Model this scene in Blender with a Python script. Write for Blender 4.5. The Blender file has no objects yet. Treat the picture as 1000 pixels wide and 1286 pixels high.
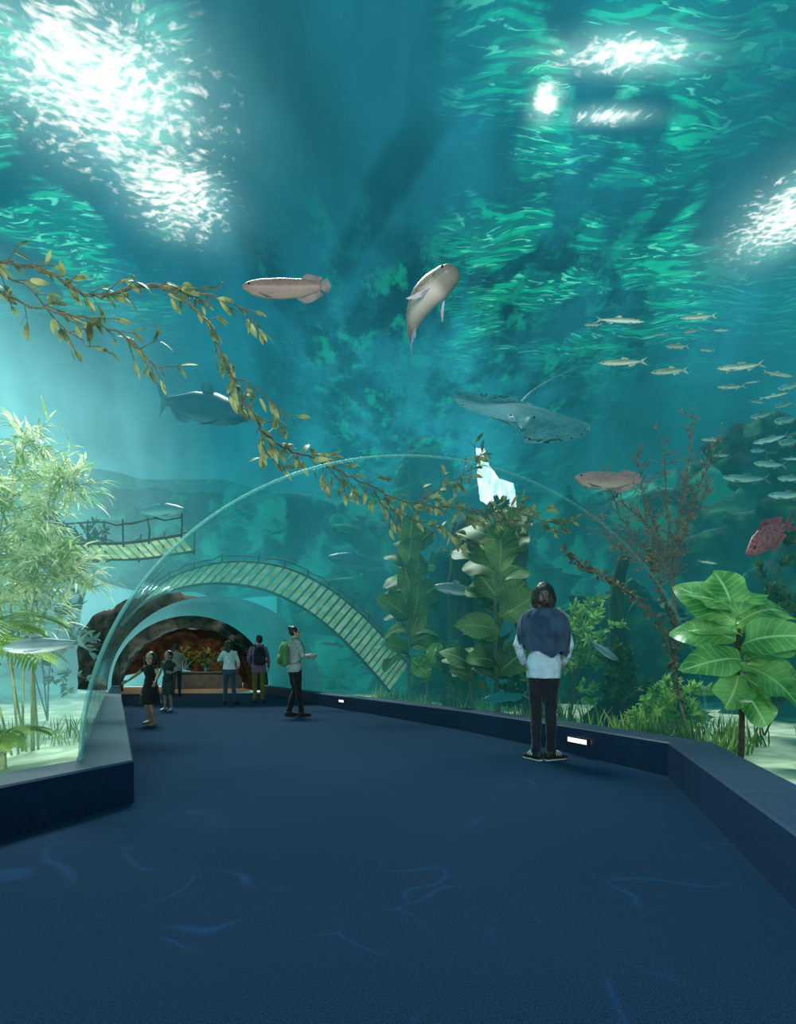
import bpy, bmesh, math, random
from mathutils import Vector, Matrix, noise
R = random.Random(11)
S = bpy.context.scene
C = S.collection
F = 700.0; CH = .88
PI = math.pi
def P(px, py, d): return Vector(((px-500)/F*d, d, CH-(py-840)/F*d))
try: S.view_settings.view_transform = 'Standard'
except Exception: pass

# ------------------------------------------------------------------ materials
def nd(nt, t, ins=None, **kw):
    n = nt.nodes.new('ShaderNode'+t)
    for k, v in kw.items(): setattr(n, k, v)
    if ins:
        for k, v in ins.items():
            s = n.inputs[k]
            if isinstance(v, bpy.types.NodeSocket): nt.links.new(v, s)
            else: s.default_value = v
    return n
def col(c): return (c[0], c[1], c[2], 1.0)
def math_(nt, op, a, b=0.0, clamp=False):
    n = nd(nt, 'Math', {0: a, 1: b}, operation=op); n.use_clamp = clamp
    return n.outputs[0]
def mapr(nt, v, a, b, c=0.0, d=1.0):
    n = nd(nt, 'MapRange', {0: v, 1: a, 2: b, 3: c, 4: d}); n.interpolation_type = 'SMOOTHSTEP'
    return n.outputs[0]
def mix(nt, f, a, b, mode='MIX'):
    n = nt.nodes.new('ShaderNodeMix'); n.data_type = 'RGBA'; n.blend_type = mode
    for idx, v in ((0, f), (6, a), (7, b)):
        s = n.inputs[idx]
        if isinstance(v, bpy.types.NodeSocket): nt.links.new(v, s)
        elif idx == 0: s.default_value = v
        else: s.default_value = col(v)
    return n.outputs[2]
def ramp(nt, f, stops):
    n = nt.nodes.new('ShaderNodeValToRGB'); nt.links.new(f, n.inputs[0])
    e = n.color_ramp.elements
    while len(e) < len(stops): e.new(.5)
    for i, (p, c) in enumerate(stops):
        e[i].position = p; e[i].color = col(c) if len(c) == 3 else c
    return n.outputs[0]
def haze_colour(nt, d):  # painted haze tone by direction: brighter left, darker right
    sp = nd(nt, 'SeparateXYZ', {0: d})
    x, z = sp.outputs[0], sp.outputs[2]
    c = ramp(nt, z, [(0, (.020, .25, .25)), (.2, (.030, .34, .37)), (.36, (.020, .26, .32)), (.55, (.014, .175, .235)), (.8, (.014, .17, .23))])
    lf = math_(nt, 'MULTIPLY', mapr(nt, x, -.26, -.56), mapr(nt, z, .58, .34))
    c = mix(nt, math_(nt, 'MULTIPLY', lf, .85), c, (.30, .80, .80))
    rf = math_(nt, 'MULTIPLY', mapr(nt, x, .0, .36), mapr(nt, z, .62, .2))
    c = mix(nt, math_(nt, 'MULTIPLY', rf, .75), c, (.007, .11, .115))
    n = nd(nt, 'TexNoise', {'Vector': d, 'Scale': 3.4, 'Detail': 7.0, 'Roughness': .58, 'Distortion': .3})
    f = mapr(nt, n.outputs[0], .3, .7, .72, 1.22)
    n2 = nd(nt, 'TexNoise', {'Vector': nd(nt, 'Mapping', {0: d, 2: (0, .35, 0), 3: (9, 3, .7)}).outputs[0], 'Scale': 1.5, 'Detail': 2.0})  # stretched noise paints faint light shafts into the haze
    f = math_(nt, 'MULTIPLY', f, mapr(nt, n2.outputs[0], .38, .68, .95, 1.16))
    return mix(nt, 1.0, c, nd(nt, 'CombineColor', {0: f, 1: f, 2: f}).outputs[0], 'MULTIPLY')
hg = bpy.data.node_groups.new('PaintedHaze', 'ShaderNodeTree')  # haze painted as emission, by distance from the camera position
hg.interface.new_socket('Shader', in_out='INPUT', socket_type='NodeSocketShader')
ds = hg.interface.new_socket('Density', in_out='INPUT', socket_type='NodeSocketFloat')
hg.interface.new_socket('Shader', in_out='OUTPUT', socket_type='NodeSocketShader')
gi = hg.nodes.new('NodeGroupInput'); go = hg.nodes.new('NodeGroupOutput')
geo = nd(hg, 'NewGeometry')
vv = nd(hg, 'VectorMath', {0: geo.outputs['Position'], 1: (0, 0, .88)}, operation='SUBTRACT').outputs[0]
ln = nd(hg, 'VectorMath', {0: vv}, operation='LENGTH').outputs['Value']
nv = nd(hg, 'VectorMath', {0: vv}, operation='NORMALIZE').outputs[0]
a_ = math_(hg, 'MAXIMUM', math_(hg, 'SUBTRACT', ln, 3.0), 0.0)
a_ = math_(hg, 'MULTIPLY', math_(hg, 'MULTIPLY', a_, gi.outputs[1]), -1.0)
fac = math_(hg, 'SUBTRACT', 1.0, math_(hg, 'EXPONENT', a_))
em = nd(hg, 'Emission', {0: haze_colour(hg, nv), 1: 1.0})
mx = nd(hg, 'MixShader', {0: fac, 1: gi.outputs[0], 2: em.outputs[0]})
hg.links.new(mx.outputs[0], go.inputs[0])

def new_mat(name):
    m = bpy.data.materials.new(name); m.use_nodes = True
    nt = m.node_tree; nt.nodes.clear()
    try: m.cycles.emission_sampling = 'NONE'
    except Exception: pass
    return m, nt
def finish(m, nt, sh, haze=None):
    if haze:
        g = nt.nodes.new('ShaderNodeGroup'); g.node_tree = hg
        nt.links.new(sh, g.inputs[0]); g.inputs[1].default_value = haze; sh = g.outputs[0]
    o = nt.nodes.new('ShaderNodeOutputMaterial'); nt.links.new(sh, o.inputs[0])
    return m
def mk(name, c1, c2=None, sc=5, rough=.6, haze=None, det=4, lo=.35, hi=.65, bump=0, belly=None, bz=(-.03, .03), scales=None, stretch=None,
       emis=0, metal=0, trans=0, vein=None, spec=.5, sheen=0, tailc=None, headc=None, tint=None):
    m, nt = new_mat(name)
    tc = nd(nt, 'TexCoord'); v = tc.outputs['Object']
    if stretch: v = nd(nt, 'Mapping', {0: v, 3: stretch}).outputs[0]
    no = nd(nt, 'TexNoise', {'Vector': v, 'Scale': sc, 'Detail': det})
    c = mix(nt, mapr(nt, no.outputs[0], lo, hi), c1, c2 or c1)
    if vein:
        uv = nd(nt, 'SeparateXYZ', {0: tc.outputs['UV']})
        au = math_(nt, 'ABSOLUTE', uv.outputs[0])
        mid = mapr(nt, au, .09, .03)
        fr = math_(nt, 'FRACT', math_(nt, 'SUBTRACT', math_(nt, 'MULTIPLY', uv.outputs[1], 9.0), math_(nt, 'MULTIPLY', au, 1.6)))
        li = mapr(nt, fr, .16, .04)
        c = mix(nt, math_(nt, 'MULTIPLY', math_(nt, 'MAXIMUM', mid, math_(nt, 'MULTIPLY', li, .55)), .75), c, vein)
    if scales:
        vo = nd(nt, 'TexVoronoi', {'Vector': tc.outputs['Object'], 'Scale': scales[0]})
        c = mix(nt, math_(nt, 'MULTIPLY', mapr(nt, vo.outputs['Distance'], .25, .6), scales[2]), c, scales[1])
    if belly:
        z = nd(nt, 'SeparateXYZ', {0: tc.outputs['Object']}).outputs[2]
        c = mix(nt, mapr(nt, z, bz[1], bz[0]), c, belly)
    if tailc:
        x = nd(nt, 'SeparateXYZ', {0: tc.outputs['Object']}).outputs[0]
        c = mix(nt, math_(nt, 'MULTIPLY', mapr(nt, x, .05, -.35), .8), c, tailc)
        c = mix(nt, math_(nt, 'MULTIPLY', mapr(nt, x, .30, .42), .75), c, headc)
    b = nd(nt, 'BsdfPrincipled', {'Base Color': c, 'Roughness': rough, 'Metallic': metal, 'Specular IOR Level': spec})
    if sheen:
        b.inputs['Sheen Weight'].default_value = sheen
        if tint: b.inputs['Sheen Tint'].default_value = col(tint)
    if bump:
        bp = nd(nt, 'Bump', {'Height': no.outputs[0], 'Strength': bump, 'Distance': .05}); nt.links.new(bp.outputs[0], b.inputs['Normal'])
    if emis:
        nt.links.new(c, b.inputs['Emission Color']); b.inputs['Emission Strength'].default_value = emis
    sh = b.outputs[0]
    if trans:
        t = nd(nt, 'BsdfTranslucent', {0: c}); sh = nd(nt, 'MixShader', {0: trans, 1: sh, 2: t.outputs[0]}).outputs[0]
    return finish(m, nt, sh, haze)

# ------------------------------------------------------------------ object helpers
def tag(o, label=None, cat=None, group=None, kind=None):
    if label: o['label'] = label
    if cat: o['category'] = cat
    if group: o['group'] = group
    if kind: o['kind'] = kind
    return o
def empty(name, loc=(0, 0, 0), rz=0):
    o = bpy.data.objects.new(name, None); C.objects.link(o); o.location = loc; o.rotation_euler = (0, 0, rz)
    o.empty_display_size = .1
    return o
def obj(name, bm, mat, parent=None, smooth=True, recalc=False):
    if recalc: bmesh.ops.recalc_face_normals(bm, faces=bm.faces[:])
    me = bpy.data.meshes.new(name); bm.to_mesh(me); bm.free()
    if smooth: me.polygons.foreach_set('use_smooth', [True]*len(me.polygons))
    if mat: me.materials.append(mat)
    o = bpy.data.objects.new(name, me); C.objects.link(o)
    if parent: o.parent = parent
    return o
def solid(name, bm, mat, parent, voxel=.008, it=3, fold=0, fs=.12):
    o = obj(name, bm, mat, parent, recalc=True)
    m = o.modifiers.new('remesh', 'REMESH'); m.mode = 'VOXEL'; m.voxel_size = voxel; m.use_smooth_shade = True
    if it:
        s = o.modifiers.new('smooth', 'SMOOTH'); s.iterations = it; s.factor = .5
    if fold:
        t = bpy.data.textures.get('folds%g' % fs)
        if not t:
            t = bpy.data.textures.new('folds%g' % fs, 'CLOUDS'); t.noise_scale = fs; t.noise_depth = 1
        dm = o.modifiers.new('fold', 'DISPLACE'); dm.texture = t; dm.strength = fold; dm.mid_level = .5
    return o
def copy_tree(o, parent=None):
    c = o.copy(); C.objects.link(c)
    if parent: c.parent = parent
    for ch in list(o.children): copy_tree(ch, c)
    return c
def loft(bm, pts, rads, side=(1, 0, 0), seg=14, capf=.5):
    pts = [Vector(p) for p in pts]; side = Vector(side); rings = []; n = len(pts)
    for i, p in enumerate(pts):
        t = (pts[min(i+1, n-1)]-pts[max(i-1, 0)]).normalized()
        s = side-t*side.dot(t)
        if s.length < 1e-3: s = Vector((0, 1, .1))-t*Vector((0, 1, .1)).dot(t)
        s.normalize(); b = t.cross(s)
        r = rads[i]; a, c = r if isinstance(r, tuple) else (r, r)
        rings.append([bm.verts.new(p+s*a*math.cos(2*PI*k/seg)+b*c*math.sin(2*PI*k/seg)) for k in range(seg)])
    for i in range(n-1):
        for k in range(seg):
            bm.faces.new((rings[i][k], rings[i][(k+1) % seg], rings[i+1][(k+1) % seg], rings[i+1][k]))
    for ri, q, pi_ in ((0, 1, 0), (n-1, n-2, n-1)):
        r = rads[pi_]; rr = min(r) if isinstance(r, tuple) else r
        v = bm.verts.new(pts[pi_]+(pts[pi_]-pts[q]).normalized()*rr*capf)
        for k in range(seg):
            f = (rings[ri][k], rings[ri][(k+1) % seg], v)
            bm.faces.new(f if ri else f[::-1])
def ell(bm, c, r, u=16, v=12, rot=None):
    M = Matrix.Translation(Vector(c))
    if rot: M = M @ rot
    M = M @ Matrix.Diagonal((r[0], r[1], r[2], 1))
    bmesh.ops.create_uvsphere(bm, u_segments=u, v_segments=v, radius=1, matrix=M)
def box(bm, c, s, M=None):
    m = Matrix.Translation(Vector(c)) @ Matrix.Diagonal((s[0], s[1], s[2], 1))
    if M: m = M @ m
    bmesh.ops.create_cube(bm, size=1, matrix=m)
def smoothpath(pts, n):
    pts = [Vector(p) for p in pts]; out = []
    Q = [pts[0]*2-pts[1]]+pts+[pts[-1]*2-pts[-2]]
    for i in range(len(pts)-1):
        a, b, c, d = Q[i:i+4]
        for k in range(n):
            t = k/n
            out.append(.5*((2*b)+(c-a)*t+(2*a-5*b+4*c-d)*t*t+(3*b-3*c+d-a)*t**3))
    out.append(pts[-1]); return out

# ------------------------------------------------------------------ camera, world, light
cam = bpy.data.cameras.new('camera'); co = bpy.data.objects.new('camera', cam); C.objects.link(co)
co.location = (0, 0, CH); co.rotation_euler = (PI/2, 0, 0)
cam.sensor_width = 36; cam.lens = F/1286*36; cam.shift_y = 197/1286; cam.clip_end = 200
S.camera = co
w = bpy.data.worlds.new('water_world'); S.world = w; w.use_nodes = True
wt = w.node_tree; wt.nodes.clear()
wg = nd(wt, 'TexCoord')
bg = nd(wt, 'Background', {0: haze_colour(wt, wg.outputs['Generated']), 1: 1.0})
wo = wt.nodes.new('ShaderNodeOutputWorld'); wt.links.new(bg.outputs[0], wo.inputs[0])
def light(name, kind, loc, energy, color, rot=(0, 0, 0), **kw):
    l = bpy.data.lights.new(name, kind); l.energy = energy; l.color = color
    for k, v in kw.items(): setattr(l, k, v)
    o = bpy.data.objects.new(name, l); C.objects.link(o); o.location = loc; o.rotation_euler = rot
    return o
light('sun', 'SUN', (0, 0, 12), 6.5, (.90, 1, .88), (math.radians(-30), math.radians(-14), 0), angle=.30)
def aim(o, tgt): o.rotation_euler = (Vector(tgt)-o.location).to_track_quat('-Z', 'Y').to_euler()
al = light('front_fill', 'AREA', (0, -2.2, 2.2), 240, (.90, 1, .94), shape='RECTANGLE', size=4.0, size_y=1.5, spread=math.radians(115)); aim(al, (0, 5, 6.2))  # added fill from behind the camera, brightens fish and plants
for k, (lc, en, cl_, tg_) in enumerate((((3.4, 5.2, .35), 16, (.85, 1, .7), (2.2, 9, 2.5)), ((2.3, 9.3, .32), 120, (.85, 1, .75), (-.6, 12.5, 2.9)), ((-3.0, 2.9, .5), 150, (1, 1, .85), (-3.8, 5, 2.0)))):
    o = light('tank_fill', 'SPOT', lc, en, cl_, shadow_soft_size=.02, spot_size=math.radians(120), spot_blend=.8); aim(o, tg_)  # added spots brightening the plants, far bridge and bamboo
cs_ = light('added_caustics', 'SPOT', (.3, 2.0, 6.7), 1700, (.50, .82, 1), (0, 0, 0), shadow_soft_size=.01, spot_size=math.radians(75), spot_blend=.8)  # added spot projecting a sun-caustic pattern onto the floor
cs_.data.use_nodes = True; lt = cs_.data.node_tree; lt.nodes.clear()
ltc = nd(lt, 'TexCoord').outputs['Normal']
lns = nd(lt, 'TexNoise', {'Vector': ltc, 'Scale': 5.0, 'Detail': 2.0})
lvd = nd(lt, 'VectorMath', {0: ltc, 1: nd(lt, 'VectorMath', {0: lns.outputs[1], 3: .4}, operation='SCALE').outputs[0]}, operation='ADD').outputs[0]
lvo = nd(lt, 'TexVoronoi', {'Vector': lvd, 'Scale': 10.0}, feature='DISTANCE_TO_EDGE').outputs[0]
lmk = mapr(lt, nd(lt, 'TexNoise', {'Vector': ltc, 'Scale': 11.0, 'Detail': 3.0}).outputs[0], .50, .66)
lem = nd(lt, 'Emission', {0: (.6, .9, 1, 1), 1: math_(lt, 'ADD', math_(lt, 'MULTIPLY', mapr(lt, lvo, .028, 0), math_(lt, 'MULTIPLY', lmk, 1.3)), .003)})
lo_ = lt.nodes.new('ShaderNodeOutputLight'); lt.links.new(lem.outputs[0], lo_.inputs[0])

# ------------------------------------------------------------------ tunnel plan
Lk = [(-2.7, -1.5), (-2.4, 1.87), (-1.74, 3.67), (-2.75, 5.67), (-3.9, 7.95), (-5.2, 10.5), (-6.4, 12.9), (-8.2, 16.5), (-9.9, 19.9)]
Rk = [(1.35, -1.5), (1.2, 1.2), (2.21, 4.56), (1.75, 5.95), (.9, 8.05), (-.5, 10.85), (-1.7, 13.1), (-3.3, 16.5), (-5.0, 20.2)]
def offset(line, w_):
    out = []; n = len(line)
    for i in range(n):
        p = Vector(line[i]); ns = []
        for a, b in ((i-1, i), (i, i+1)):
            if a >= 0 and b < n:
                t = (Vector(line[b])-Vector(line[a])).normalized(); ns.append(Vector((-t.y, t.x)))
        m = sum(ns, Vector((0, 0))).normalized()
        out.append(p+m*(w_/max(.5, m.dot(ns[0]))))
    return out
KW = .34; KH = .28
Lo = offset(Lk, KW); Ro = offset(Rk, -KW)
def inside(x, y, a, b):
    poly = [(p[0], p[1]) for p in a]+[(p[0], p[1]) for p in reversed(b)]
    c = False; j = len(poly)-1
    for i in range(len(poly)):
        xi, yi = poly[i]; xj, yj = poly[j]
        if (yi > y) != (yj > y) and x < (xj-xi)*(y-yi)/(yj-yi)+xi: c = not c
        j = i
    return c
carpet = mk('navy carpet', (.0010, .0070, .0230), (.0042, .0200, .0560), sc=170, rough=.95, det=5, bump=.25, spec=.10, lo=.34, hi=.66, sheen=.16, tint=(.05, .34, .70))
kerbm = mk('navy painted kerb', (.006, .025, .070), (.009, .032, .084), sc=30, rough=.5, spec=.35)
bm = bmesh.new()
vl = [bm.verts.new((p[0], p[1], 0)) for p in Lo]; vr = [bm.verts.new((p[0], p[1], 0)) for p in Ro]
for i in range(len(vl)-1): bm.faces.new((vl[i], vr[i], vr[i+1], vl[i+1]))
tag(obj('floor', bm, carpet, smooth=False), 'dark navy carpeted walkway floor', 'floor', kind='structure')
for nm, a, b in (('trim_1', Lk, Lo), ('trim_2', Rk, Ro)):
    bm = bmesh.new()
    rows = []
    for p, q in zip(a, b):
        p = Vector(p); q = Vector(q); e = (q-p).normalized()*.012
        rows.append([bm.verts.new(v) for v in ((p.x, p.y, 0), (p.x, p.y, KH-.012), (p.x+e.x, p.y+e.y, KH), (q.x, q.y, KH), (q.x, q.y, -.3))])
    for i in range(len(rows)-1):
        for k in range(4): bm.faces.new((rows[i][k], rows[i][k+1], rows[i+1][k+1], rows[i+1][k]))
    tag(obj(nm, bm, kerbm, smooth=False, recalc=True), 'low navy kerb along the %s side of the walkway' % ('left' if a is Lk else 'right'), 'kerb', kind='structure')
# recessed kerb lights
whitel = mk('warm light strip', (1, .86, .75), rough=.4, emis=1.3)
darkm = mk('dark metal', (.01, .015, .02), rough=.4)
for k, (p, tv, zz, wd) in enumerate((((1.83, 5.63), (-.5, 1.42), .155, .30), ((-1.22, 12.2), (-1.2, 2.25), .175, .28))):
    e = empty('recessed_light', (p[0], p[1], zz), math.atan2(tv[1], tv[0]))
    tag(e, ('glowing recessed strip light in the kerb just right of the standing woman in jeans', 'small glowing strip light in the far kerb right of the green backpack')[k], 'light')
    bm = bmesh.new(); box(bm, (0, .012, 0), (wd, .03, .045)); obj('diffuser', bm, whitel, e, False)
    bm = bmesh.new()
    for zz_ in (-.029, .029): box(bm, (0, .012, zz_), (wd+.03, .034, .010))
    for xx in (-wd/2-.01, wd/2+.01): box(bm, (xx, .012, 0), (.015, .034, .06))
    obj('frame', bm, darkm, e, False)

# tunnel sections
def sect(i, f=0):
    a = Vector(Lo[i]); b = Vector(Ro[i])
    if f: a = a.lerp(Vector(Lo[i+1]), f); b = b.lerp(Vector(Ro[i+1]), f)
    return a, b
def arch_pts(a, b, dr=0, seg=36, zsq=.92, smax=None):
    c = (a+b)/2; h = (b-a)/2; r = h.length; k = (r+dr)/r
    return [Vector((c.x-h.x*k*math.cos(PI*s/seg), c.y-h.y*k*math.cos(PI*s/seg), KH+(r+dr)*zsq*math.sin(PI*s/seg))) for s in range((smax or seg)+1)]
def tube_shell(bm, secs, dr, seg=36, smax=None):
    rows = [[bm.verts.new(v) for v in arch_pts(a, b, dr, seg, smax=smax)] for a, b in secs]
    for i in range(len(rows)-1):
        for k in range(smax or seg): bm.faces.new((rows[i][k], rows[i][k+1], rows[i+1][k+1], rows[i+1][k]))
    return rows
gm, nt = new_mat('acrylic')
lw = nd(nt, 'LayerWeight', {0: .5})
n0 = nd(nt, 'TexNoise', {'Vector': nd(nt, 'TexCoord').outputs['Object'], 'Scale': 1.1, 'Detail': 1.5})
bp = nd(nt, 'Bump', {'Height': n0.outputs[0], 'Strength': .35, 'Distance': .25})
gl = nd(nt, 'BsdfGlossy', {0: (.75, 1, 1, 1), 'Roughness': .10, 'Normal': bp.outputs[0]})
tr = nd(nt, 'BsdfTransparent', {0: (.90, 1, 1, 1)})
fa = math_(nt, 'ADD', math_(nt, 'MULTIPLY', math_(nt, 'POWER', lw.outputs['Facing'], 1.8), .75), .05)
gz = nd(nt, 'SeparateXYZ', {0: nd(nt, 'NewGeometry').outputs['Position']}).outputs[2]
fa = math_(nt, 'MULTIPLY', fa, mapr(nt, gz, 2.5, 1.4, .0, 1.0))
gm = finish(gm, nt, nd(nt, 'MixShader', {0: fa, 1: tr.outputs[0], 2: gl.outputs[0]}).outputs[0])
secs = [sect(2), sect(2, .33), sect(2, .66), sect(3), sect(3, .5), sect(4), sect(4, .5), sect(5), sect(5, .5), sect(6)]
bm = bmesh.new(); tube_shell(bm, secs, -.03, 48, 20)
tag(obj('window_1', bm, gm), 'curved clear acrylic wall rising from the left kerb of the tunnel', 'acrylic wall', kind='structure')
m, nt = new_mat('acrylic edge')
rb = nd(nt, 'BsdfPrincipled', {'Base Color': (.26, .68, .66, 1), 'Roughness': .2})
rt = nd(nt, 'BsdfTransparent', {0: (.95, 1, 1, 1)})
ex_ = nd(nt, 'SeparateXYZ', {0: nd(nt, 'NewGeometry').outputs['Position']}).outputs[0]
rm1 = finish(m, nt, nd(nt, 'MixShader', {0: mapr(nt, ex_, 2.4, -1.0, .14, .42), 1: rt.outputs[0], 2: rb.outputs[0]}).outputs[0])
bm = bmesh.new(); pr = arch_pts(*sect(2), -.03, 96)
loft(bm, pr, [(.020, .0028+.0115*max(0, math.cos(PI*i/96*.62))**3) for i in range(len(pr))], side=(0, 1, 0), seg=8)
tag(obj('trim_3', bm, rm1), 'thin curved clear acrylic edge arching over the tunnel entrance', 'arch rim', kind='structure')
concm = mk('cool concrete', (.08, .17, .19), (.12, .23, .25), sc=2, rough=.75, bump=.05, haze=.05)  # painted haze blends the vault into the background
bm = bmesh.new()
cs = [sect(6, .35), sect(7), sect(8)]
r1 = tube_shell(bm, cs, -.04); r2 = tube_shell(bm, cs, -.02)
for q in (0, -1):
    for k in range(36): bm.faces.new((r1[q][k], r1[q][k+1], r2[q][k+1], r2[q][k]))
tag(obj('wall_tunnel', bm, concm, recalc=True), 'grey concrete vault at the far end of the tunnel', 'vault', kind='structure')
# cave room beyond
rockw = mk('warm cave rock', (.012, .008, .005), (.11, .066, .040), sc=2.2, rough=.9, bump=1.0, det=8, lo=.4, hi=.7)
ax = Vector((-.45, .893, 0)); ac = (Vector(Lo[8])+Vector(Ro[8]))/2
bm = bmesh.new(); rows = []
pn = Vector((.893, .45, 0))
for i in range(30):
    s = -1.2+i/29*9.7
    rr = 2.2+1.8*min(1, max(0, (s-1.6)/1.6)); c = Vector((ac.x, ac.y, 0))+ax*s
    row = []
    for k in range(61):
        t = PI*k/60; d = Vector((-pn.x*math.cos(t), -pn.y*math.cos(t), math.sin(t)*.98))
        p = c+d*rr+Vector((0, 0, .1)); am = .35+.65*min(1, max(0, (s+.5)/2.5))
        q = (noise.fractal(p*.9, 1, 2, 4)*.4+noise.noise(p*3)*.14+noise.noise(p*7)*.05)*am
        row.append(bm.verts.new(p+d*q))
    rows.append(row)
for i in range(29):
    for k in range(60): bm.faces.new((rows[i][k], rows[i][k+1], rows[i+1][k+1], rows[i+1][k]))
cv = bm.verts.new(Vector((ac.x, ac.y, 1))+ax*8.8)
for k in range(60): bm.faces.new((rows[-1][k], rows[-1][k+1], cv))
tag(obj('wall_cave', bm, rockw), 'rough brown rock cave chamber beyond the tunnel', 'cave wall', kind='structure')
bm = bmesh.new()
vs = [bm.verts.new(Vector((ac.x, ac.y, .012))+ax*s+pn*q) for s, q in ((-.1, -2.6), (-.1, 2.6), (9, 4.2), (9, -4.2))]
bm.faces.new(vs)
tag(obj('floor_cave', bm, mk('warm floor', (.50, .40, .31), (.6, .48, .38), sc=2, rough=.6), smooth=False), 'pale lit floor of the cave room', 'floor', kind='structure')
cz = Vector((ac.x, ac.y, 0))+ax*4.6+pn*1.1
e = empty('planter_wall', cz, math.atan2(.45, .893)); tag(e, 'low grey planter wall in the lit cave room at the tunnel end', 'planter')
bm = bmesh.new(); box(bm, (0, 0, .36), (3.1, .7, .72)); bmesh.ops.bevel(bm, geom=bm.edges[:], offset=.03, segments=2, affect='EDGES')
obj('body', bm, mk('grey planter', (.12, .17, .20), (.18, .23, .26), sc=4, rough=.8), e, False)
bm = bmesh.new(); box(bm, (0, 0, .74), (3.2, .8, .05)); obj('coping', bm, mk('coping', (.20, .24, .26), rough=.7), e, False)
for k, (s, q, zz, en) in enumerate(((3.2, 1.0, 2.5, 75), (6.3, -1.4, 2.2, 35), (6.5, 2.2, 2.6, 60))):
    light('cave_lamp', 'POINT', Vector((ac.x, ac.y, zz))+ax*s+pn*q, en, (1, .78, .50), shadow_soft_size=.05)
light('vault_fill', 'POINT', (-5.2, 14.6, 1.9), 14, (.6, .95, 1), shadow_soft_size=.05)  # added fill that lightens the concrete vault

# ------------------------------------------------------------------ tank shell
sandm = mk('tank bed', (.30, .40, .28), (.62, .70, .52), sc=3, rough=.95, haze=.035, bump=.4)
bm = bmesh.new(); gx, gy, st = 150, 124, .2
GL = offset(Lk, .2); GR = offset(Rk, -.2)
GL.append(Vector((-14.5, 29))); GR.append(Vector((-7.5, 30)))
grid = []
for j in range(gy):
    row = []
    for i in range(gx):
        x = -16+i*st; y = -2+j*st
        z = -.35 if inside(x, y, GL, GR) else .10+.10*noise.noise(Vector((x*.6, y*.6, 0)))+.04*noise.noise(Vector((x*3, y*3, 1)))
        row.append(bm.verts.new((x, y, z)))
    grid.append(row)
for j in range(gy-1):
    for i in range(gx-1): bm.faces.new((grid[j][i], grid[j][i+1], grid[j+1][i+1], grid[j+1][i]))
tag(obj('ground', bm, sandm), 'pale green sandy bed of the tank', 'tank bed', kind='structure')
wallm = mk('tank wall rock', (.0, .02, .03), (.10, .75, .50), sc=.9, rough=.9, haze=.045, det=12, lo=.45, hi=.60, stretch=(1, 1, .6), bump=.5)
bm = bmesh.new(); rows = []
for i in range(121):
    t = math.radians(-25+230*i/120); row = []
    for k in range(31):
        z = -1+8.3*k/30; r = 17+1.8*noise.fractal(Vector((math.cos(t)*9, math.sin(t)*9, z*.7)), .8, 2, 5)
        row.append(bm.verts.new((r*math.cos(t), 4+r*math.sin(t), z)))
    rows.append(row)
for i in range(120):
    for k in range(30):
        cx = rows[i][k].co
        if inside(cx.x, cx.y, offset(Lk, .9)+[Vector((-16, 29))], offset(Rk, -.9)+[Vector((-7.0, 30))]) and cx.z < 3.4: continue
        bm.faces.new((rows[i][k], rows[i+1][k], rows[i+1][k+1], rows[i][k+1]))
tag(obj('wall_back', bm, wallm), 'murky green rock wall of the tank fading into blue water', 'tank wall', kind='structure')

# water surface seen from below; ripples, glints and reflections painted as emission
WZ = 7.0
sm, nt = new_mat('water surface')
geo = nd(nt, 'NewGeometry'); pos = geo.outputs['Position']
sx = nd(nt, 'SeparateXYZ', {0: pos}); X, Y = sx.outputs[0], sx.outputs[1]
wrp = nd(nt, 'VectorMath', {0: nd(nt, 'TexNoise', {'Vector': pos, 'Scale': .6, 'Detail': 2.0}).outputs[1], 3: 1.0}, operation='SCALE').outputs[0]
wp = nd(nt, 'VectorMath', {0: pos, 1: wrp}, operation='ADD').outputs[0]
mp = nd(nt, 'Mapping', {0: wp, 2: (0, 0, .5), 3: (.95, 4.3, 1)}).outputs[0]
st1 = nd(nt, 'TexNoise', {'Vector': mp, 'Scale': 1.5, 'Detail': 4.0, 'Distortion': 1.2}).outputs[0]
mp2 = nd(nt, 'Mapping', {0: wp, 2: (0, 0, .25), 3: (1.4, 6.5, 1)}).outputs[0]
st2 = nd(nt, 'TexNoise', {'Vector': mp2, 'Scale': 1.9, 'Detail': 3.0, 'Distortion': 1.1}).outputs[0]
big = nd(nt, 'TexNoise', {'Vector': pos, 'Scale': .8, 'Detail': 6.0, 'Distortion': .4}).outputs[0]
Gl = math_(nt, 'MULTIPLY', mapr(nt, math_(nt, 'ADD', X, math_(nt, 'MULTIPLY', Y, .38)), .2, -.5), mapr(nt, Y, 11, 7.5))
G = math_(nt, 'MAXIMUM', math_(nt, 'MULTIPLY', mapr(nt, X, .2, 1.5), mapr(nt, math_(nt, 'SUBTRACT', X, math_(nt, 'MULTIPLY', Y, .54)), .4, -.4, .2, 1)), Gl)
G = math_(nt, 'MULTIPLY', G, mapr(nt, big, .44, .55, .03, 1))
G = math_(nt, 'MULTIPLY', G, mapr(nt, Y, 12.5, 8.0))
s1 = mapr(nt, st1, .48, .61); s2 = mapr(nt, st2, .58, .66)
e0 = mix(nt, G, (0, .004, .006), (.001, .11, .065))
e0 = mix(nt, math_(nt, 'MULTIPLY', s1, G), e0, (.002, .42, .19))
e0 = mix(nt, math_(nt, 'MULTIPLY', math_(nt, 'MULTIPLY', s2, G), .85), e0, (.12, .85, .48))
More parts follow.
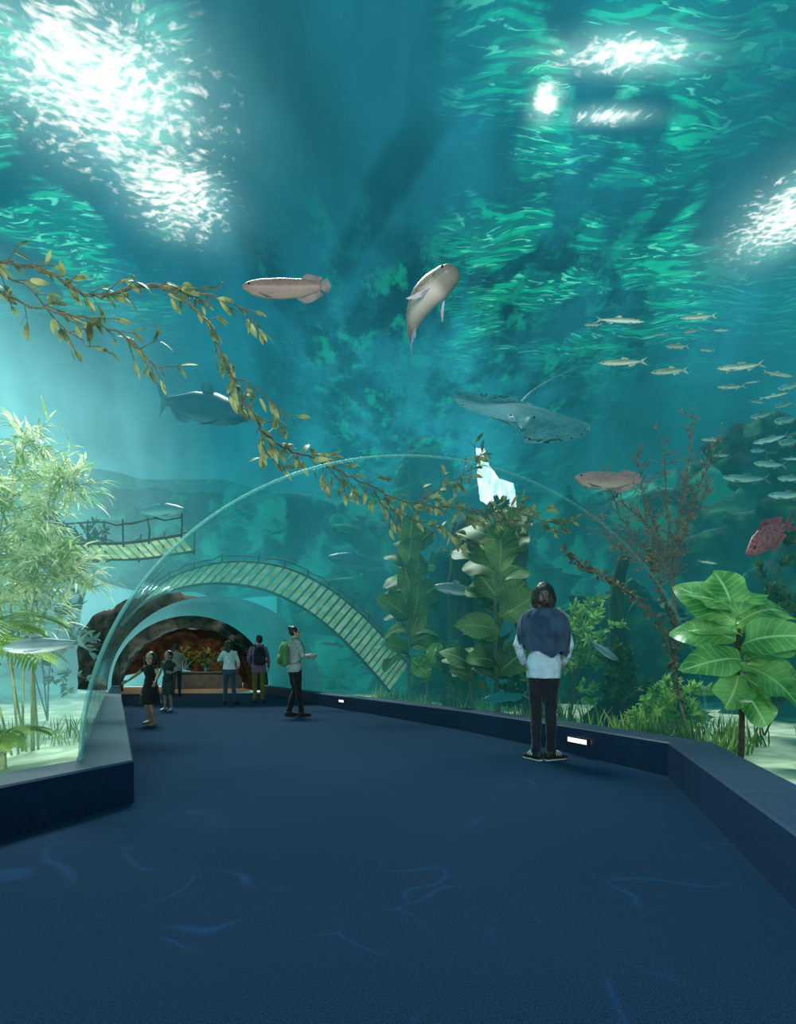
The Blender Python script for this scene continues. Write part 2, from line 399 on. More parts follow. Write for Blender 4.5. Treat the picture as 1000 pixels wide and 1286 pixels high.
# painted mottled reflection of the planted tank bed and rocks: dark masses with faint green growth
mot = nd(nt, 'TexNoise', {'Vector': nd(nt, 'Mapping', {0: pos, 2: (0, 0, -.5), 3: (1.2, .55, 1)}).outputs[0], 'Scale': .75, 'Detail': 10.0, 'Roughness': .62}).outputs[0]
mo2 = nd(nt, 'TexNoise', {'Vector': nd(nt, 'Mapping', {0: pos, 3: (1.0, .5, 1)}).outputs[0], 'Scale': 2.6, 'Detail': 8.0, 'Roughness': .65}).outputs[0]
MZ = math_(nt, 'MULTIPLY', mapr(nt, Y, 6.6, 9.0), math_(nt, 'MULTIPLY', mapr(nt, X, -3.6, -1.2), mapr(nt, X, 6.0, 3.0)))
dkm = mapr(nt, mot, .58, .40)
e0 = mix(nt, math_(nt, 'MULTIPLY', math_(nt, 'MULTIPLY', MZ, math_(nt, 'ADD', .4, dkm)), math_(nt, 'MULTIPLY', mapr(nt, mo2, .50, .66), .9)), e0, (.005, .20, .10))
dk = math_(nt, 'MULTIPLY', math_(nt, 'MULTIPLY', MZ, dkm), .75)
ld = math_(nt, 'ABSOLUTE', math_(nt, 'ADD', math_(nt, 'MULTIPLY', math_(nt, 'SUBTRACT', X, .25), .88), math_(nt, 'MULTIPLY', math_(nt, 'SUBTRACT', Y, 6.4), .475)))  # dark diagonal band painted into the surface as a rock reflection
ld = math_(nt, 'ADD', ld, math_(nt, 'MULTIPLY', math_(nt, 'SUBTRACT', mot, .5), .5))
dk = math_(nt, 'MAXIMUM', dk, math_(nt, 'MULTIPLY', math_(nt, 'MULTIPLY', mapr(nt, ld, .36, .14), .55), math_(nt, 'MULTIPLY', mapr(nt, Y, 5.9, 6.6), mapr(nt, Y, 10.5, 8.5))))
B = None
for bx, by, rx, ry in ((-3.15, 5.9, 1.05, 1.0), (-2.9, 7.1, .65, .75), (2.25, 5.55, .62, .18), (2.35, 6.15, .38, .10), (5.3, 7.5, .62, .75), (1.6, 6.0, .15, .2)):  # painted sun glints, set as blobs at fixed spots
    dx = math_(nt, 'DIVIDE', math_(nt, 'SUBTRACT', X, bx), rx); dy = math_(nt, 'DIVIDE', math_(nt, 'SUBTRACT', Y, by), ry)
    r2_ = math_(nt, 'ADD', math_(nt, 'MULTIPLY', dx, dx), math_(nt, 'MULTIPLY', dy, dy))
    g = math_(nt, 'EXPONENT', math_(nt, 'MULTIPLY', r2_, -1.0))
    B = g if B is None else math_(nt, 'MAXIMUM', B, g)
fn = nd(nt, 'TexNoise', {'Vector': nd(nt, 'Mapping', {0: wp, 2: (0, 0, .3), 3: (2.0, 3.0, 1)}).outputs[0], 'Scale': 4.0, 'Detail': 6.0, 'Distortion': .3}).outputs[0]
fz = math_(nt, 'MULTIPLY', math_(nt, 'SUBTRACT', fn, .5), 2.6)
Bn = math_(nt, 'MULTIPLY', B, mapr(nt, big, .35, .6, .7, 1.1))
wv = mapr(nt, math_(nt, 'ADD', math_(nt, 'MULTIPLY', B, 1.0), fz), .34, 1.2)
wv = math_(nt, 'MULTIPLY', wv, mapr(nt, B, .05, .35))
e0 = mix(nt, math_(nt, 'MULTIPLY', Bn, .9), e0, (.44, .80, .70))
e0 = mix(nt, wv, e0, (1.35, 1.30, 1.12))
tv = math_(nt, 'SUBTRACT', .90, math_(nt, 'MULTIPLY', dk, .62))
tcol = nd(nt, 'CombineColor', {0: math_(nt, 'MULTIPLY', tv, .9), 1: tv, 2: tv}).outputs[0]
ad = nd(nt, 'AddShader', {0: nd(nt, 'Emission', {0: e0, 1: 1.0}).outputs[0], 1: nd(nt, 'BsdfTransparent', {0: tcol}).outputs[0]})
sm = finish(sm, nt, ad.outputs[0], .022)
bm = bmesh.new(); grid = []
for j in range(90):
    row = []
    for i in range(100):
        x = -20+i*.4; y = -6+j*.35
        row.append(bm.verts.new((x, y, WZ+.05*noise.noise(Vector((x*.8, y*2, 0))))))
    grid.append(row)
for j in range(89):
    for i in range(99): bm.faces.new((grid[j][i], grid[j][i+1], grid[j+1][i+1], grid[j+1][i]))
tag(obj('ceiling', bm, sm), 'rippling water surface seen from below with painted bright green sunlight', 'water surface', kind='structure')

# ------------------------------------------------------------------ rocks
rockm = mk('dark wet rock', (.002, .010, .012), (.03, .14, .06), sc=1.8, rough=.85, haze=.032, det=8, bump=.8, lo=.42, hi=.68)
rockc = mk('hazy cliff rock', (.002, .014, .016), (.04, .18, .09), sc=1.8, rough=.9, haze=.065, det=8, bump=.8, lo=.42, hi=.68, spec=.2)
rockf = mk('far rock', (.0, .012, .02), (.04, .34, .18), sc=1.2, rough=.9, haze=.05, det=8, bump=1.0, lo=.45, hi=.68)
def rock(label, c, r, mat, seed=0, amp=.35, fr=1.0, name='rock'):
    bm = bmesh.new(); bmesh.ops.create_icosphere(bm, subdivisions=6, radius=1)
    for v in bm.verts:
        d = v.co.copy(); p = Vector((d.x*r[0], d.y*r[1], d.z*r[2]))*fr+Vector((seed*7.3, 0, seed))
        k = 1+amp*1.3*noise.fractal(p, .8, 2.1, 6)+amp*.5*abs(noise.noise(p*1.9))-amp*.25
        v.co = Vector((d.x*r[0]*k, d.y*r[1]*k, d.z*r[2]*(1+(k-1)*.5)))
    o = obj(name, bm, mat); o.location = c
    return tag(o, label, 'rock')
rock('dark rock pillar standing behind the big-leaved plants beside the white opening', (1.15, 12.6, 1.6), (.95, .5, 2.0), rockm, 1, .45, 1.1)
rock('tall hazy rock pinnacle rising towards the water surface behind the stingray', (1.0, 15.8, 3.0), (3.0, .9, 3.3), rockf, 2, .6, .6)
rock('hazy dark cliff of rock behind the school of small fish', (8.1, 9.4, 2.4), (2.4, 1.9, 3.2), rockc, 3, .5, .7)
rock('low boulder among grasses behind the right kerb', (3.5, 7.9, .15), (.8, .5, .45), rockm, 5, .35, 1.3)
rock('long dark mossy bank of rock behind the rust brown bush', (5.6, 12.9, .9), (2.1, .9, 1.9), rockm, 8, .45, .9)
# dark root columns
rootm = mk('dark wet root', (.003, .012, .010), (.03, .075, .04), sc=5, rough=.9, haze=.03, bump=.6, stretch=(1, 1, .25))
for lab, px, d, py1, r0, ln_ in (('thick dark root column between the two columns of big leaves', 572, 10.2, 655, .20, 12), ('dark root column rising behind the standing woman', 672, 9.2, 690, .16, -20), ('slender dark root column left of the rust brown bush', 765, 9.8, 700, .13, 18)):
    b = P(px, 880, d); b.z = .0; tp_ = P(px+ln_, py1, d)
    bm = bmesh.new(); path = smoothpath([Vector((0, 0, 0)), (tp_-b)*.35+Vector((.08, 0, 0)), (tp_-b)*.7-Vector((.06, 0, 0)), tp_-b], 7)
    loft(bm, path, [r0*(1.4-.7*i/len(path)) for i in range(len(path))], seg=18)
    for q in range(3):
        off = Vector((R.uniform(-r0, r0), -r0*.6, 0)); loft(bm, [p+off*math.cos(i*.35+q) for i, p in enumerate(path)], [r0*.38]*len(path), seg=8)
    for v in bm.verts: v.co += Vector((noise.noise(v.co*3+b), noise.noise(v.co*3-b), 0))*.07
    o = obj('root', bm, rootm); o.location = b; tag(o, lab, 'root')
# bright opening, its white glow painted by emission
bm = bmesh.new()
pts = [(598, 562), (609, 561), (614, 585), (624, 600), (645, 607), (648, 626), (640, 640), (648, 690), (649, 720), (640, 715), (631, 645), (618, 632), (604, 628), (600, 600)]
rag = []
for i in range(len(pts)):
    a = Vector(pts[i]); b = Vector(pts[(i+1) % len(pts)]); m_ = max(2, int((b-a).length/3))
    for k in range(m_): q = a.lerp(b, k/m_); rag.append((q.x+R.uniform(-.5, .5), q.y+R.uniform(-.5, .5)))
vs = [bm.verts.new(P(x, y, 13.4)+Vector((0, .1*math.sin(x*.2), 0))) for x, y in rag]
f = bm.faces.new(vs); bmesh.ops.triangulate(bm, faces=[f])
tag(obj('waterfall_glow', bm, mk('glowing white water', (.50, .85, .85), (.95, 1, 1), sc=3.0, rough=.5, emis=.65, stretch=(2.5, 1, .6), lo=.34, hi=.56), smooth=False), 'white sheet of water with painted bright glow in the opening between the dark rocks', 'waterfall_glow')

# ------------------------------------------------------------------ plants
def leaf(bm, p, d, n, L, W, curl=.3, rows=4, sh=.85, fold=.15, wave=0):
    uvl = bm.loops.layers.uv.verify()
    p = Vector(p); d = Vector(d).normalized(); n = Vector(n); n = (n-d*n.dot(d))
    if n.length < 1e-3: n = d.orthogonal()
    n.normalize(); s = d.cross(n); cols = 2 if rows < 8 else 6
    rowsv = []; ph = R.random()*6; f1 = R.uniform(9, 14); sw = R.uniform(-.25, .25)
    for i in range(rows+1):
        t = i/rows; wd = W*.5*max(.03, math.sin(PI*min(1, t**sh))**.62) if i < rows else W*.06
        c = p+d*(L*t*(1-curl*.25*t))-n*(curl*L*t*t)+(s*sw*L*t*t*.4 if rows > 8 else s*0)
        row = []
        for k in range(cols+1):
            u = -1+2*k/cols
            row.append((bm.verts.new(c+s*wd*u*(1+(wave*.7*math.sin(t*f1*1.3+ph*2+u)))+n*(fold*wd*abs(u)+(wave*W*math.sin(t*f1+ph+(2.2 if u > 0 else 0))*abs(u)**1.6))), (u, t)))
        rowsv.append(row)
    for i in range(rows):
        for k in range(cols):
            q = (rowsv[i][k], rowsv[i][k+1], rowsv[i+1][k+1], rowsv[i+1][k])
            fc = bm.faces.new([v[0] for v in q])
            for lp, v in zip(fc.loops, q): lp[uvl].uv = v[1]
def rv(s=1): return Vector((R.uniform(-1, 1), R.uniform(-1, 1), R.uniform(-1, 1)))*s
stemm = mk('brown stem', (.05, .035, .02), (.10, .07, .035), sc=20, rough=.8, haze=.04)
# bamboo bush, left
bambm = mk('bamboo leaves', (.34, .54, .18), (1.0, 1.0, .74), sc=4.5, rough=.4, haze=.02, trans=.5, lo=.38, hi=.56)
e = empty('bamboo', (-3.75, 4.6, .1)); tag(e, 'tall pale green feathery bamboo clump outside the glass at the left', 'bamboo')
fb = bmesh.new(); sb = bmesh.new(); org = Vector(e.location)
for k in range(26):
    b0 = Vector((R.uniform(-.5, .4), R.uniform(-.5, .9), 0)); top = Vector((b0.x+R.uniform(-.4, .7), b0.y+R.uniform(-.4, .6), R.uniform(1.5, 3.05)))
    top.x = min(top.x, .74-.18*max(0, top.z-1.4)*1.6)
    path = smoothpath([b0, b0.lerp(top, .5)+Vector((-.12, 0, .3)), top, top+Vector((.18, 0, -.05))], 5)
    loft(sb, path, [.012-.008*i/len(path) for i in range(len(path))], seg=5)
    for i in range(5, len(path)):
        for q in range(5):
            p = path[i]+rv(.04); dr = Vector((R.uniform(-.8, .8), R.uniform(-1, .8), R.uniform(-.25, .75))).normalized()
            tip = p+dr*R.uniform(.14, .30)
            loft(sb, [p, tip], [.004, .002], seg=4)
            for g in range(5):
                d = (dr*.8+rv(.55)+Vector((.12, 0, -.1))).normalized()
                leaf(fb, p.lerp(tip, R.uniform(.4, 1)), d, Vector((0, 0, 1))+rv(.4), R.uniform(.12, .24), R.uniform(.017, .028), .35, 3, .7)
bst = mk('bamboo cane', (.25, .32, .12), (.4, .45, .2), sc=9, rough=.6, haze=.03)
obj('stem', sb, bst, e); obj('foliage', fb, bambm, e)
# palms
palmm = mk('palm leaves', (.12, .32, .06), (.62, .80, .28), sc=3, rough=.4, haze=.01, trans=.4)
def palm(label, loc, n, Lf, seed, zmin=.15, tr_=0):
    e = empty('palm', loc); tag(e, label, 'palm')
    fb = bmesh.new(); sb = bmesh.new()
    for k in range(n):
        a = 2*PI*k/n+R.uniform(-.2, .2); up = R.uniform(zmin, 1.1); dd = Vector((math.cos(a), math.sin(a), up)).normalized(); L = Lf*R.uniform(.75, 1.1)
        h = Vector((math.cos(a), math.sin(a), 0))
        path = [dd*L*t+Vector((0, 0, .25+tr_))+Vector((0, 0, -1))*L*.5*t*t for t in [i/14 for i in range(15)]]
        loft(sb, path, [.008*(1-.7*i/14) for i in range(15)], seg=5)
        for i in range(3, 15):
            tg = (path[i]-path[i-1]).normalized(); sd = Vector((-h.y, h.x, 0))
            for sgn in (-1, 1):
                for o_ in (0, .5):
                    leaf(fb, path[i-1].lerp(path[i], o_), tg*.75+sd*sgn*.8+Vector((0, 0, .1)), (0, 0, 1), L*.46*math.sin(PI*(i/16))**.6, .020, .25, 3, .6)
    loft(sb, [(0, 0, -.1), (0, 0, .1), (0, 0, .28+tr_)], [.03, .025, .018], seg=8)
    obj('stem', sb, bst, e); obj('foliage', fb, palmm, e)
palm('bright green palm with long arching fronds at the left edge above the kerb', (-3.22, 4.1, .1), 20, .86, 1, .1, .72)
palm('small bushy fan palm low on the tank bed beside the left kerb', (-3.12, 4.4, .08), 18, .38, 2, .4)
# vine
vinem = mk('vine leaves', (.09, .11, .035), (.38, .38, .15), sc=7, rough=.5, haze=.022, trans=.35)
vst = mk('vine stem', (.08, .07, .04), (.16, .12, .07), sc=20, rough=.8, haze=.022)
e = empty('hanging_vine', P(-30, 325, 4.2)); tag(e, 'long leafy brown-green vine trailing diagonally across the tunnel glass', 'vine'); org = Vector(e.location)
fb = bmesh.new(); sb = bmesh.new()
vp = [(-40, 322, 4.2), (50, 338, 4.2), (120, 372, 4.3), (190, 358, 4.4), (255, 395, 4.5), (280, 450, 4.6), (312, 512, 4.8), (345, 555, 5.2), (400, 578, 5.8), (455, 606, 6.3), (520, 632, 6.8), (590, 640, 7.1), (650, 655, 7.3)]
main = smoothpath([P(*p)-org for p in vp], 9)
side1 = smoothpath([P(-40, 350, 4.2)-org, P(40, 385, 4.2)-org, P(110, 400, 4.3)-org, P(165, 430, 4.4)-org, P(205, 470, 4.5)-org], 8)
side2 = smoothpath([P(190, 358, 4.4)-org, P(240, 365, 4.5)-org, P(300, 385, 4.6)-org, P(325, 410, 4.7)-org], 5)
side3 = smoothpath([P(330, 545, 5.1)-org, P(330, 560, 5.1)-org, P(360, 590, 5.4)-org], 4)
side4 = smoothpath([P(470, 615, 6.4)-org, P(490, 640, 6.6)-org, P(560, 665, 7)-org, P(600, 690, 7.2)-org], 6)
side5 = smoothpath([P(285, 470, 4.7)-org, P(310, 480, 4.7)-org, P(345, 505, 4.8)-org, P(370, 530, 4.9)-org], 4)
side6 = smoothpath([P(-40, 330, 4.3)-org, P(30, 360, 4.3)-org, P(90, 420, 4.4)-org, P(140, 445, 4.4)-org], 5)
side7 = smoothpath([P(520, 632, 6.8)-org, P(560, 610, 7.0)-org, P(590, 590, 7.1)-org, P(600, 570, 7.2)-org], 5)
side8 = smoothpath([P(590, 640, 7.1)-org, P(615, 640, 7.2)-org, P(640, 640, 7.3)-org, P(670, 650, 7.3)-org, P(715, 660, 7.4)-org], 5)
for path, r0 in ((main, .014), (side1, .010), (side2, .008), (side3, .007), (side4, .012), (side5, .007), (side6, .008), (side7, .008), (side8, .009)):
    path = [p+rv(.016) for p in path]
    loft(sb, path, [r0*(1-.5*i/len(path)) for i in range(len(path))], seg=6)
    for i in range(1, len(path)-1):
        tg = (path[i+1]-path[i-1]).normalized(); far_ = 1.3 if path[i].y+org.y > 5.4 else 1.0
        for q in range(2 if far_ > 1 else 1):
            if R.random() < .15: continue
            dr = (tg*R.uniform(.4, 1)+Vector((R.uniform(-.5, .5), R.uniform(-.4, .4), R.uniform(-.9, .6)))).normalized(); tw = R.uniform(.07, .20)*far_
            tip = path[i]+dr*tw; loft(sb, [path[i], tip], [.004, .003], seg=4)
            for g in range(R.choice((1, 2, 2, 3))):
                leaf(fb, path[i].lerp(tip, R.uniform(.5, 1)), dr*.6+rv(.6)+Vector((.1, 0, -.2)), Vector((0, -.6, .4))+rv(.8), R.uniform(.09, .16)*far_, R.uniform(.030, .048)*far_, .25, 5, .95)
obj('stem', sb, vst, e); obj('foliage', fb, vinem, e)
# fiddle leaf plants
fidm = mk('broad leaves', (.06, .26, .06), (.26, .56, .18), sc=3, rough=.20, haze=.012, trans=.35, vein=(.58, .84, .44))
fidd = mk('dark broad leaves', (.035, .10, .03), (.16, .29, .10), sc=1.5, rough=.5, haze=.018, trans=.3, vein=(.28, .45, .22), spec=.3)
trunkm = mk('slim dark trunk', (.025, .016, .01), (.06, .04, .025), sc=20, rough=.8)
def fiddle(label, base, spec, mat, trunk, tr=.022, wv_=.05, tm=None):
    e = empty('broad_leaved_plant', base); tag(e, label, 'plant'); b = Vector(base)
    bm = bmesh.new(); path = smoothpath([Vector(p)-b for p in trunk], 6)
    loft(bm, path, [tr*(1-.4*i/len(path)) for i in range(len(path))], seg=8); obj('stem', bm, tm or stemm, e)
    for p, d, n, L, W, curl in spec:
        bm = bmesh.new(); leaf(bm, Vector(p)-b, d, n, L, W, curl, 26, 1.3, .18, wv_); obj('leaf', bm, mat, e)
b0 = P(930, 958, 4.45); b0.z = .1
top = P(928, 790, 4.45)
sp = []
for px, py, dx, dz, dy, L, W, cu in ((922, 772, -.25, 1, -.2, .40, .33, .35), (928, 785, -.9, .9, -.3, .50, .28, .9), (928, 785, 1, .9, -.2, .62, .32, .8), (930, 795, .8, 1.2, .3, .54, .31, .8),
        (927, 800, -.8, .9, .3, .46, .28, .95), (927, 830, -.9, .3, -.6, .42, .28, .8), (930, 835, .6, -.2, -.6, .50, .33, .5), (930, 830, 1, .5, .2, .60, .30, 1.0),
        (927, 812, .15, .6, -1, .40, .31, 1.0), (926, 845, -.4, -.6, -.6, .36, .27, .3), (930, 850, .9, -.3, .1, .50, .28, .5), (926, 772, .6, 1.2, .2, .46, .30, .7), (924, 805, -1, .6, -.1, .42, .27, 1.0), (930, 820, .5, .6, -.8, .42, .29, 1.0),
        (930, 858, .5, -1, -.4, .40, .27, .2), (927, 795, .1, 1, .6, .40, .30, .6), (932, 842, .9, .2, -.5, .50, .28, .8), (927, 778, -.55, 1.2, -.4, .36, .27, .9)):
    sp.append((P(px, py, 4.45)+Vector((R.uniform(-.02, .02), R.uniform(-.04, .04), 0)), (dx, dy, dz), Vector((R.uniform(-.6, .6), -.8, .55)), L, W*1.12, cu))
fiddle('large bright green broad-leaved plant on a thin stem beside the right kerb', b0, sp, fidm, [b0, P(932, 900, 4.45), P(927, 840, 4.45), top], .024, .09, trunkm)
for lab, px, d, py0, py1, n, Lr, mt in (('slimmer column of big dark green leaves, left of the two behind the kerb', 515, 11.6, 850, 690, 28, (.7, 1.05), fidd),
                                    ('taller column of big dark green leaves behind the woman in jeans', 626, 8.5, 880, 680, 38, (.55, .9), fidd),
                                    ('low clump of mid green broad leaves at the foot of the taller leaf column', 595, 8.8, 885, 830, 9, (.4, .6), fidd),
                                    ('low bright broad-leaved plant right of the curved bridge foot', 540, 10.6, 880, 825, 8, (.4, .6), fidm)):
    b = P(px, py0, d); b.z = .1; sp = []
    for k in range(n):
        t = min(1, max(0, k/(n-1)+R.uniform(-.05, .05))); a = R.uniform(0, 2*PI); py = py0-25+(py1-py0+25)*t; L_ = R.uniform(*Lr)*(.85+.1*t if n > 10 else 1)
        sp.append((P(px, py, d), (math.cos(a), math.sin(a)*.7, R.uniform(.1, .9)+.5*t), Vector((R.uniform(-.6, .6), -.8, R.uniform(.1, .8))), L_, L_*R.uniform(.6, .8), R.uniform(.3, .8)))
    fiddle(lab, b, sp, mt, [b, P(px-4, (py0+py1)/2, d), P(px, py1, d)], .035, .05)
# shrubs
def shrub(name, label, base, tips, nl, LL, LW, mat, stm, spread=.25, cat='shrub', curl=.3, r0=.02, depth=3, ups=.3):
    e = empty(name, base); tag(e, label, cat); b = Vector(base); fb = bmesh.new(); sb = bmesh.new()
    def br(p, q, r, lv):
        mid = p.lerp(q, .5)+rv((q-p).length*.12); path = smoothpath([p, mid, q], 4)
        loft(sb, path, [r*(1-.5*i/8) for i in range(9)], seg=5)
        if lv == 0:
            for k in range(nl):
                leaf(fb, path[R.randrange(2, 9)], (q-p).normalized()*.7+rv(.8)+Vector((0, 0, ups)), rv(), R.uniform(*LL), R.uniform(*LW), curl, 3, .85)
            return
        L = (q-p).length
        for k in range(4):
            s = path[R.randrange(2, 9)]; br(s, s+((q-p).normalized()*.7+rv(.75)).normalized()*L*R.uniform(.35, .6), r*.5, lv-1)
        br(q, q+((q-p).normalized()+rv(.5)).normalized()*L*.4, r*.5, lv-1)
    for t in tips: br(Vector((0, 0, 0)), Vector(t)-b, r0, depth-1)
    obj('stem', sb, stm, e); obj('foliage', fb, mat, e)
rustm = mk('rust leaves', (.15, .06, .03), (.36, .19, .09), sc=5, rough=.7, haze=.055, trans=.3)
rstm = mk('rust stem', (.10, .05, .03), (.18, .10, .06), sc=9, rough=.8, haze=.055)
b = P(850, 880, 6.6); b.z = .1
e = empty('coral_bush', b); e2 = bmesh.new(); e3 = bmesh.new(); tag(e, 'rust brown feathery branching bush right of centre behind the kerb', 'shrub')
for tx, ty in ((870, 525), (835, 560), (900, 560), (800, 575), (775, 625), (745, 650), (860, 620), (815, 640), (890, 610), (840, 690), (780, 690), (760, 600)):
    q = P(tx, ty, 6.6+R.uniform(-.3, .4))-b; p0 = P(845, 740, 6.6)-b
    path = smoothpath([Vector((0, 0, 0)), p0, p0.lerp(q, .5)+rv(.1), q], 8)
    path = [v+rv(.012) for v in path]
    loft(e2, path, [.012*(1-.85*i/len(path)) for i in range(len(path))], seg=5)
    for i in range(11, len(path)):
        for k in range(4):
            d = ((path[i]-path[i-1]).normalized()*.6+rv(.8)+Vector((0, 0, .3))).normalized(); tp = path[i]+d*R.uniform(.08, .28)
            loft(e2, [path[i], tp], [.004, .002], seg=4)
            for g in range(5): leaf(e3, path[i].lerp(tp, R.random()), d+rv(.8), rv(), R.uniform(.03, .06), .015, .2, 2)
obj('stem', e2, rstm, e); obj('foliage', e3, rustm, e)
budm = mk('dark buds', (.06, .035, .02), (.18, .12, .055), sc=9, rough=.7, haze=.025)
b = P(866, 905, 5.9); b.z = .1; e = empty('budded_branch', b); tag(e, 'long dark curving branch lined with small brown buds', 'branch')
for pl in ([(866, 905), (850, 855), (832, 790), (800, 752), (760, 725), (735, 712), (708, 690)], [(860, 880), (845, 840), (850, 800), (838, 760), (820, 720), (818, 690)]):
    e2 = bmesh.new(); e3 = bmesh.new()
    path = smoothpath([(P(x, y, 5.9)-b) if i else Vector((0, 0, 0)) for i, (x, y) in enumerate(pl)], 9)
    loft(e2, path, [.010]*len(path), seg=6)
    for i in range(6, len(path)):
        for k in range(5):
            c = path[i]+rv(.028); leaf(e3, c, rv(), rv(), R.uniform(.04, .075), .036, .3, 3)
    obj('twig', e2, rstm, e); obj('foliage', e3, budm, e)
greenm = mk('bright water plants', (.10, .30, .06), (.42, .66, .18), sc=4, rough=.6, haze=.035, trans=.4)
greend = mk('dark water plants', (.014, .055, .018), (.06, .15, .045), sc=4, rough=.7, haze=.03, trans=.3)
grassm = mk('grass blades', (.04, .12, .03), (.34, .48, .12), sc=1.6, rough=.6, haze=.03, trans=.4, lo=.42, hi=.62)
for lab, px, py, d, tips, mat in (
    ('bright green rounded bush just right of the standing woman', 716, 860, 8.2, [(708, 815), (722, 800), (730, 820)], greenm),
    ('dark green bushy weed left of the dark budded branch', 785, 895, 7.6, [(775, 850), (795, 855)], greend),
    ('green bush of small leaves at the foot of the dark rock pillar', 570, 880, 9.4, [(560, 840), (580, 845)], greend),
    ('dark bushy weed behind the kerb left of the standing woman', 655, 890, 8.6, [(655, 855), (640, 858)], greend),
    ('dark weed with small leaves behind the right broad-leaved plant', 960, 880, 6.4, [(985, 800), (940, 820), (960, 760)], greend),
    ('hazy tree-like weed behind the bamboo over the left bridge', 60, 800, 8.3, [(65, 730), (30, 740), (85, 750)], greend),
    ('low yellow-green weed at the foot of the budded branch', 850, 905, 6.3, [(840, 885), (865, 882), (830, 893)], greenm),
    ('dark leafy weed crowning the dark rock pillar', 628, 700, 10.6, [(605, 665), (650, 670), (628, 655)], greend),
    ('far hazy weed between the two dark leaf columns', 570, 870, 13.9, [(565, 770), (585, 790), (550, 800)], greend)):
    b = P(px, py, d)
    if 'crowning' not in lab: b.z = .1
    shrub('water_weed', lab, b, [P(x, y, d) for x, y in tips], 18, (.08, .16), (.035, .065), mat, stemm, cat='water plant', r0=.012)
# grasses: stuff
gb = bmesh.new()
for k in range(2600):
    t = R.random(); i = R.randrange(2, 6) if R.random() < .75 else 2
    a = Vector(Ro[i]).lerp(Vector(Ro[i+1]), t); nn = (Vector(Ro[i])-Vector(Rk[i])).normalized()
    off = abs(R.gauss(0, .8))+.12; x, y = a.x+nn.x*off, a.y+nn.y*off
    nz = noise.noise(Vector((x*1.6, y*1.6, 5)))
    if nz < .0: continue
    h = R.uniform(.15, .38)*(1+nz); leaf(gb, (x, y, .05), Vector((R.uniform(-.3, .3), R.uniform(-.3, .3), 1)), rv(), h, .02, .25, 3, .6)
for k in range(300):
    x = R.uniform(-4.2, -2.75); y = R.uniform(5.6, 8)
    if inside(x, y, Lo, Ro): continue
    leaf(gb, (x, y, .05), Vector((R.uniform(-.3, .3), R.uniform(-.3, .3), 1)), rv(), R.uniform(.15, .35), .018, .25, 3, .6)
tag(obj('water_grass', gb, grassm), 'green underwater grass along the foot of the glass', 'grass', kind='stuff')
# cave plants
cvp = mk('cave plants', (.06, .10, .02), (.40, .42, .09), sc=6, rough=.6, trans=.3)
for k in range(3):
    b = cz+pn*(-.9+.9*k)+Vector((0, 0, .77)); shrub('potted_fern', ('leftmost', 'middle', 'rightmost')[k]+' of three warm-lit bushy plants on the cave planter wall', b, [b+Vector((.35, 0, .5)), b+Vector((-.35, .1, .5)), b+Vector((0, -.1, .65)), b+Vector((.1, .1, .5))], 26, (.08, .15), (.04, .07), cvp, stemm, r0=.012, cat='plant', ups=1.2)

# ------------------------------------------------------------------ slatted bridges
woodm = mk('pale bridge wood', (.66, .80, .54), (.98, 1.0, .80), sc=6, rough=.8, haze=.012, trans=.45)
woodd = mk('dark bridge wood', (.02, .05, .035), (.06, .09, .05), sc=6, rough=.8, haze=.03)
def bridge(label, ctr, wv_, n, rh, posts, pr_=.018, sides=(-1, 1), br_=.022):
    e = empty('slatted_bridge', ctr[0]); tag(e, label, 'bridge'); o_ = Vector(ctr[0])
    path = smoothpath([Vector(p)-o_ for p in ctr], n); wv_ = Vector(wv_)
    db = bmesh.new()
    for i in range(len(path)-1):
        t = (path[i+1]-path[i]); a = path[i]+t*.10; c = path[i]+t*.80
        v = [db.verts.new(q) for q in (a-wv_, a+wv_, c+wv_, c-wv_)]; db.faces.new(v)
    o = obj('deck', db, woodm, e, False, True); ms = o.modifiers.new('thick', 'SOLIDIFY'); ms.thickness = .004
    for s in (-1, 1):
        bm = bmesh.new(); loft(bm, [p+wv_*s for p in path], [br_]*len(path), seg=6); obj('beam', bm, woodd, e)
        if s not in sides: continue
        bm = bmesh.new(); loft(bm, [p+wv_*s+Vector((0, 0, rh))+rv(.03) for p in path], [pr_*R.uniform(.7, 1.2) for _ in path], seg=6); obj('rail', bm, woodd, e)
        for k in range(posts):
            p = path[int(k*(len(path)-1)/(posts-1))]+wv_*s
            bm = bmesh.new(); loft(bm, [p-Vector((0, 0, .05)), p+Vector((0, 0, rh*.5))+rv(.012), p+Vector((0, 0, rh+.06))+rv(.03)], [pr_, pr_*.9, pr_*.8], seg=6); obj('post', bm, woodd, e)
bridge('short straight slatted bridge with rustic rails behind the bamboo', [P(-50, 684, 7.4), P(20, 688, 7.4), P(90, 692, 7.5), P(165, 692, 7.6), P(236, 682, 7.7)], (.02, .18, -.07), 7, .26, 9, .014)
bridge('long curved slatted bridge sloping down to the right above the tunnel', [P(165, 772, 14.6), P(200, 740, 14.3), P(265, 720, 13.9), P(335, 724, 13.5), P(392, 748, 13.2), P(438, 783, 12.9), P(474, 820, 12.6), P(502, 852, 12.3)], (.22, .12, .29), 6, .14, 14, .020, (1,), .034)

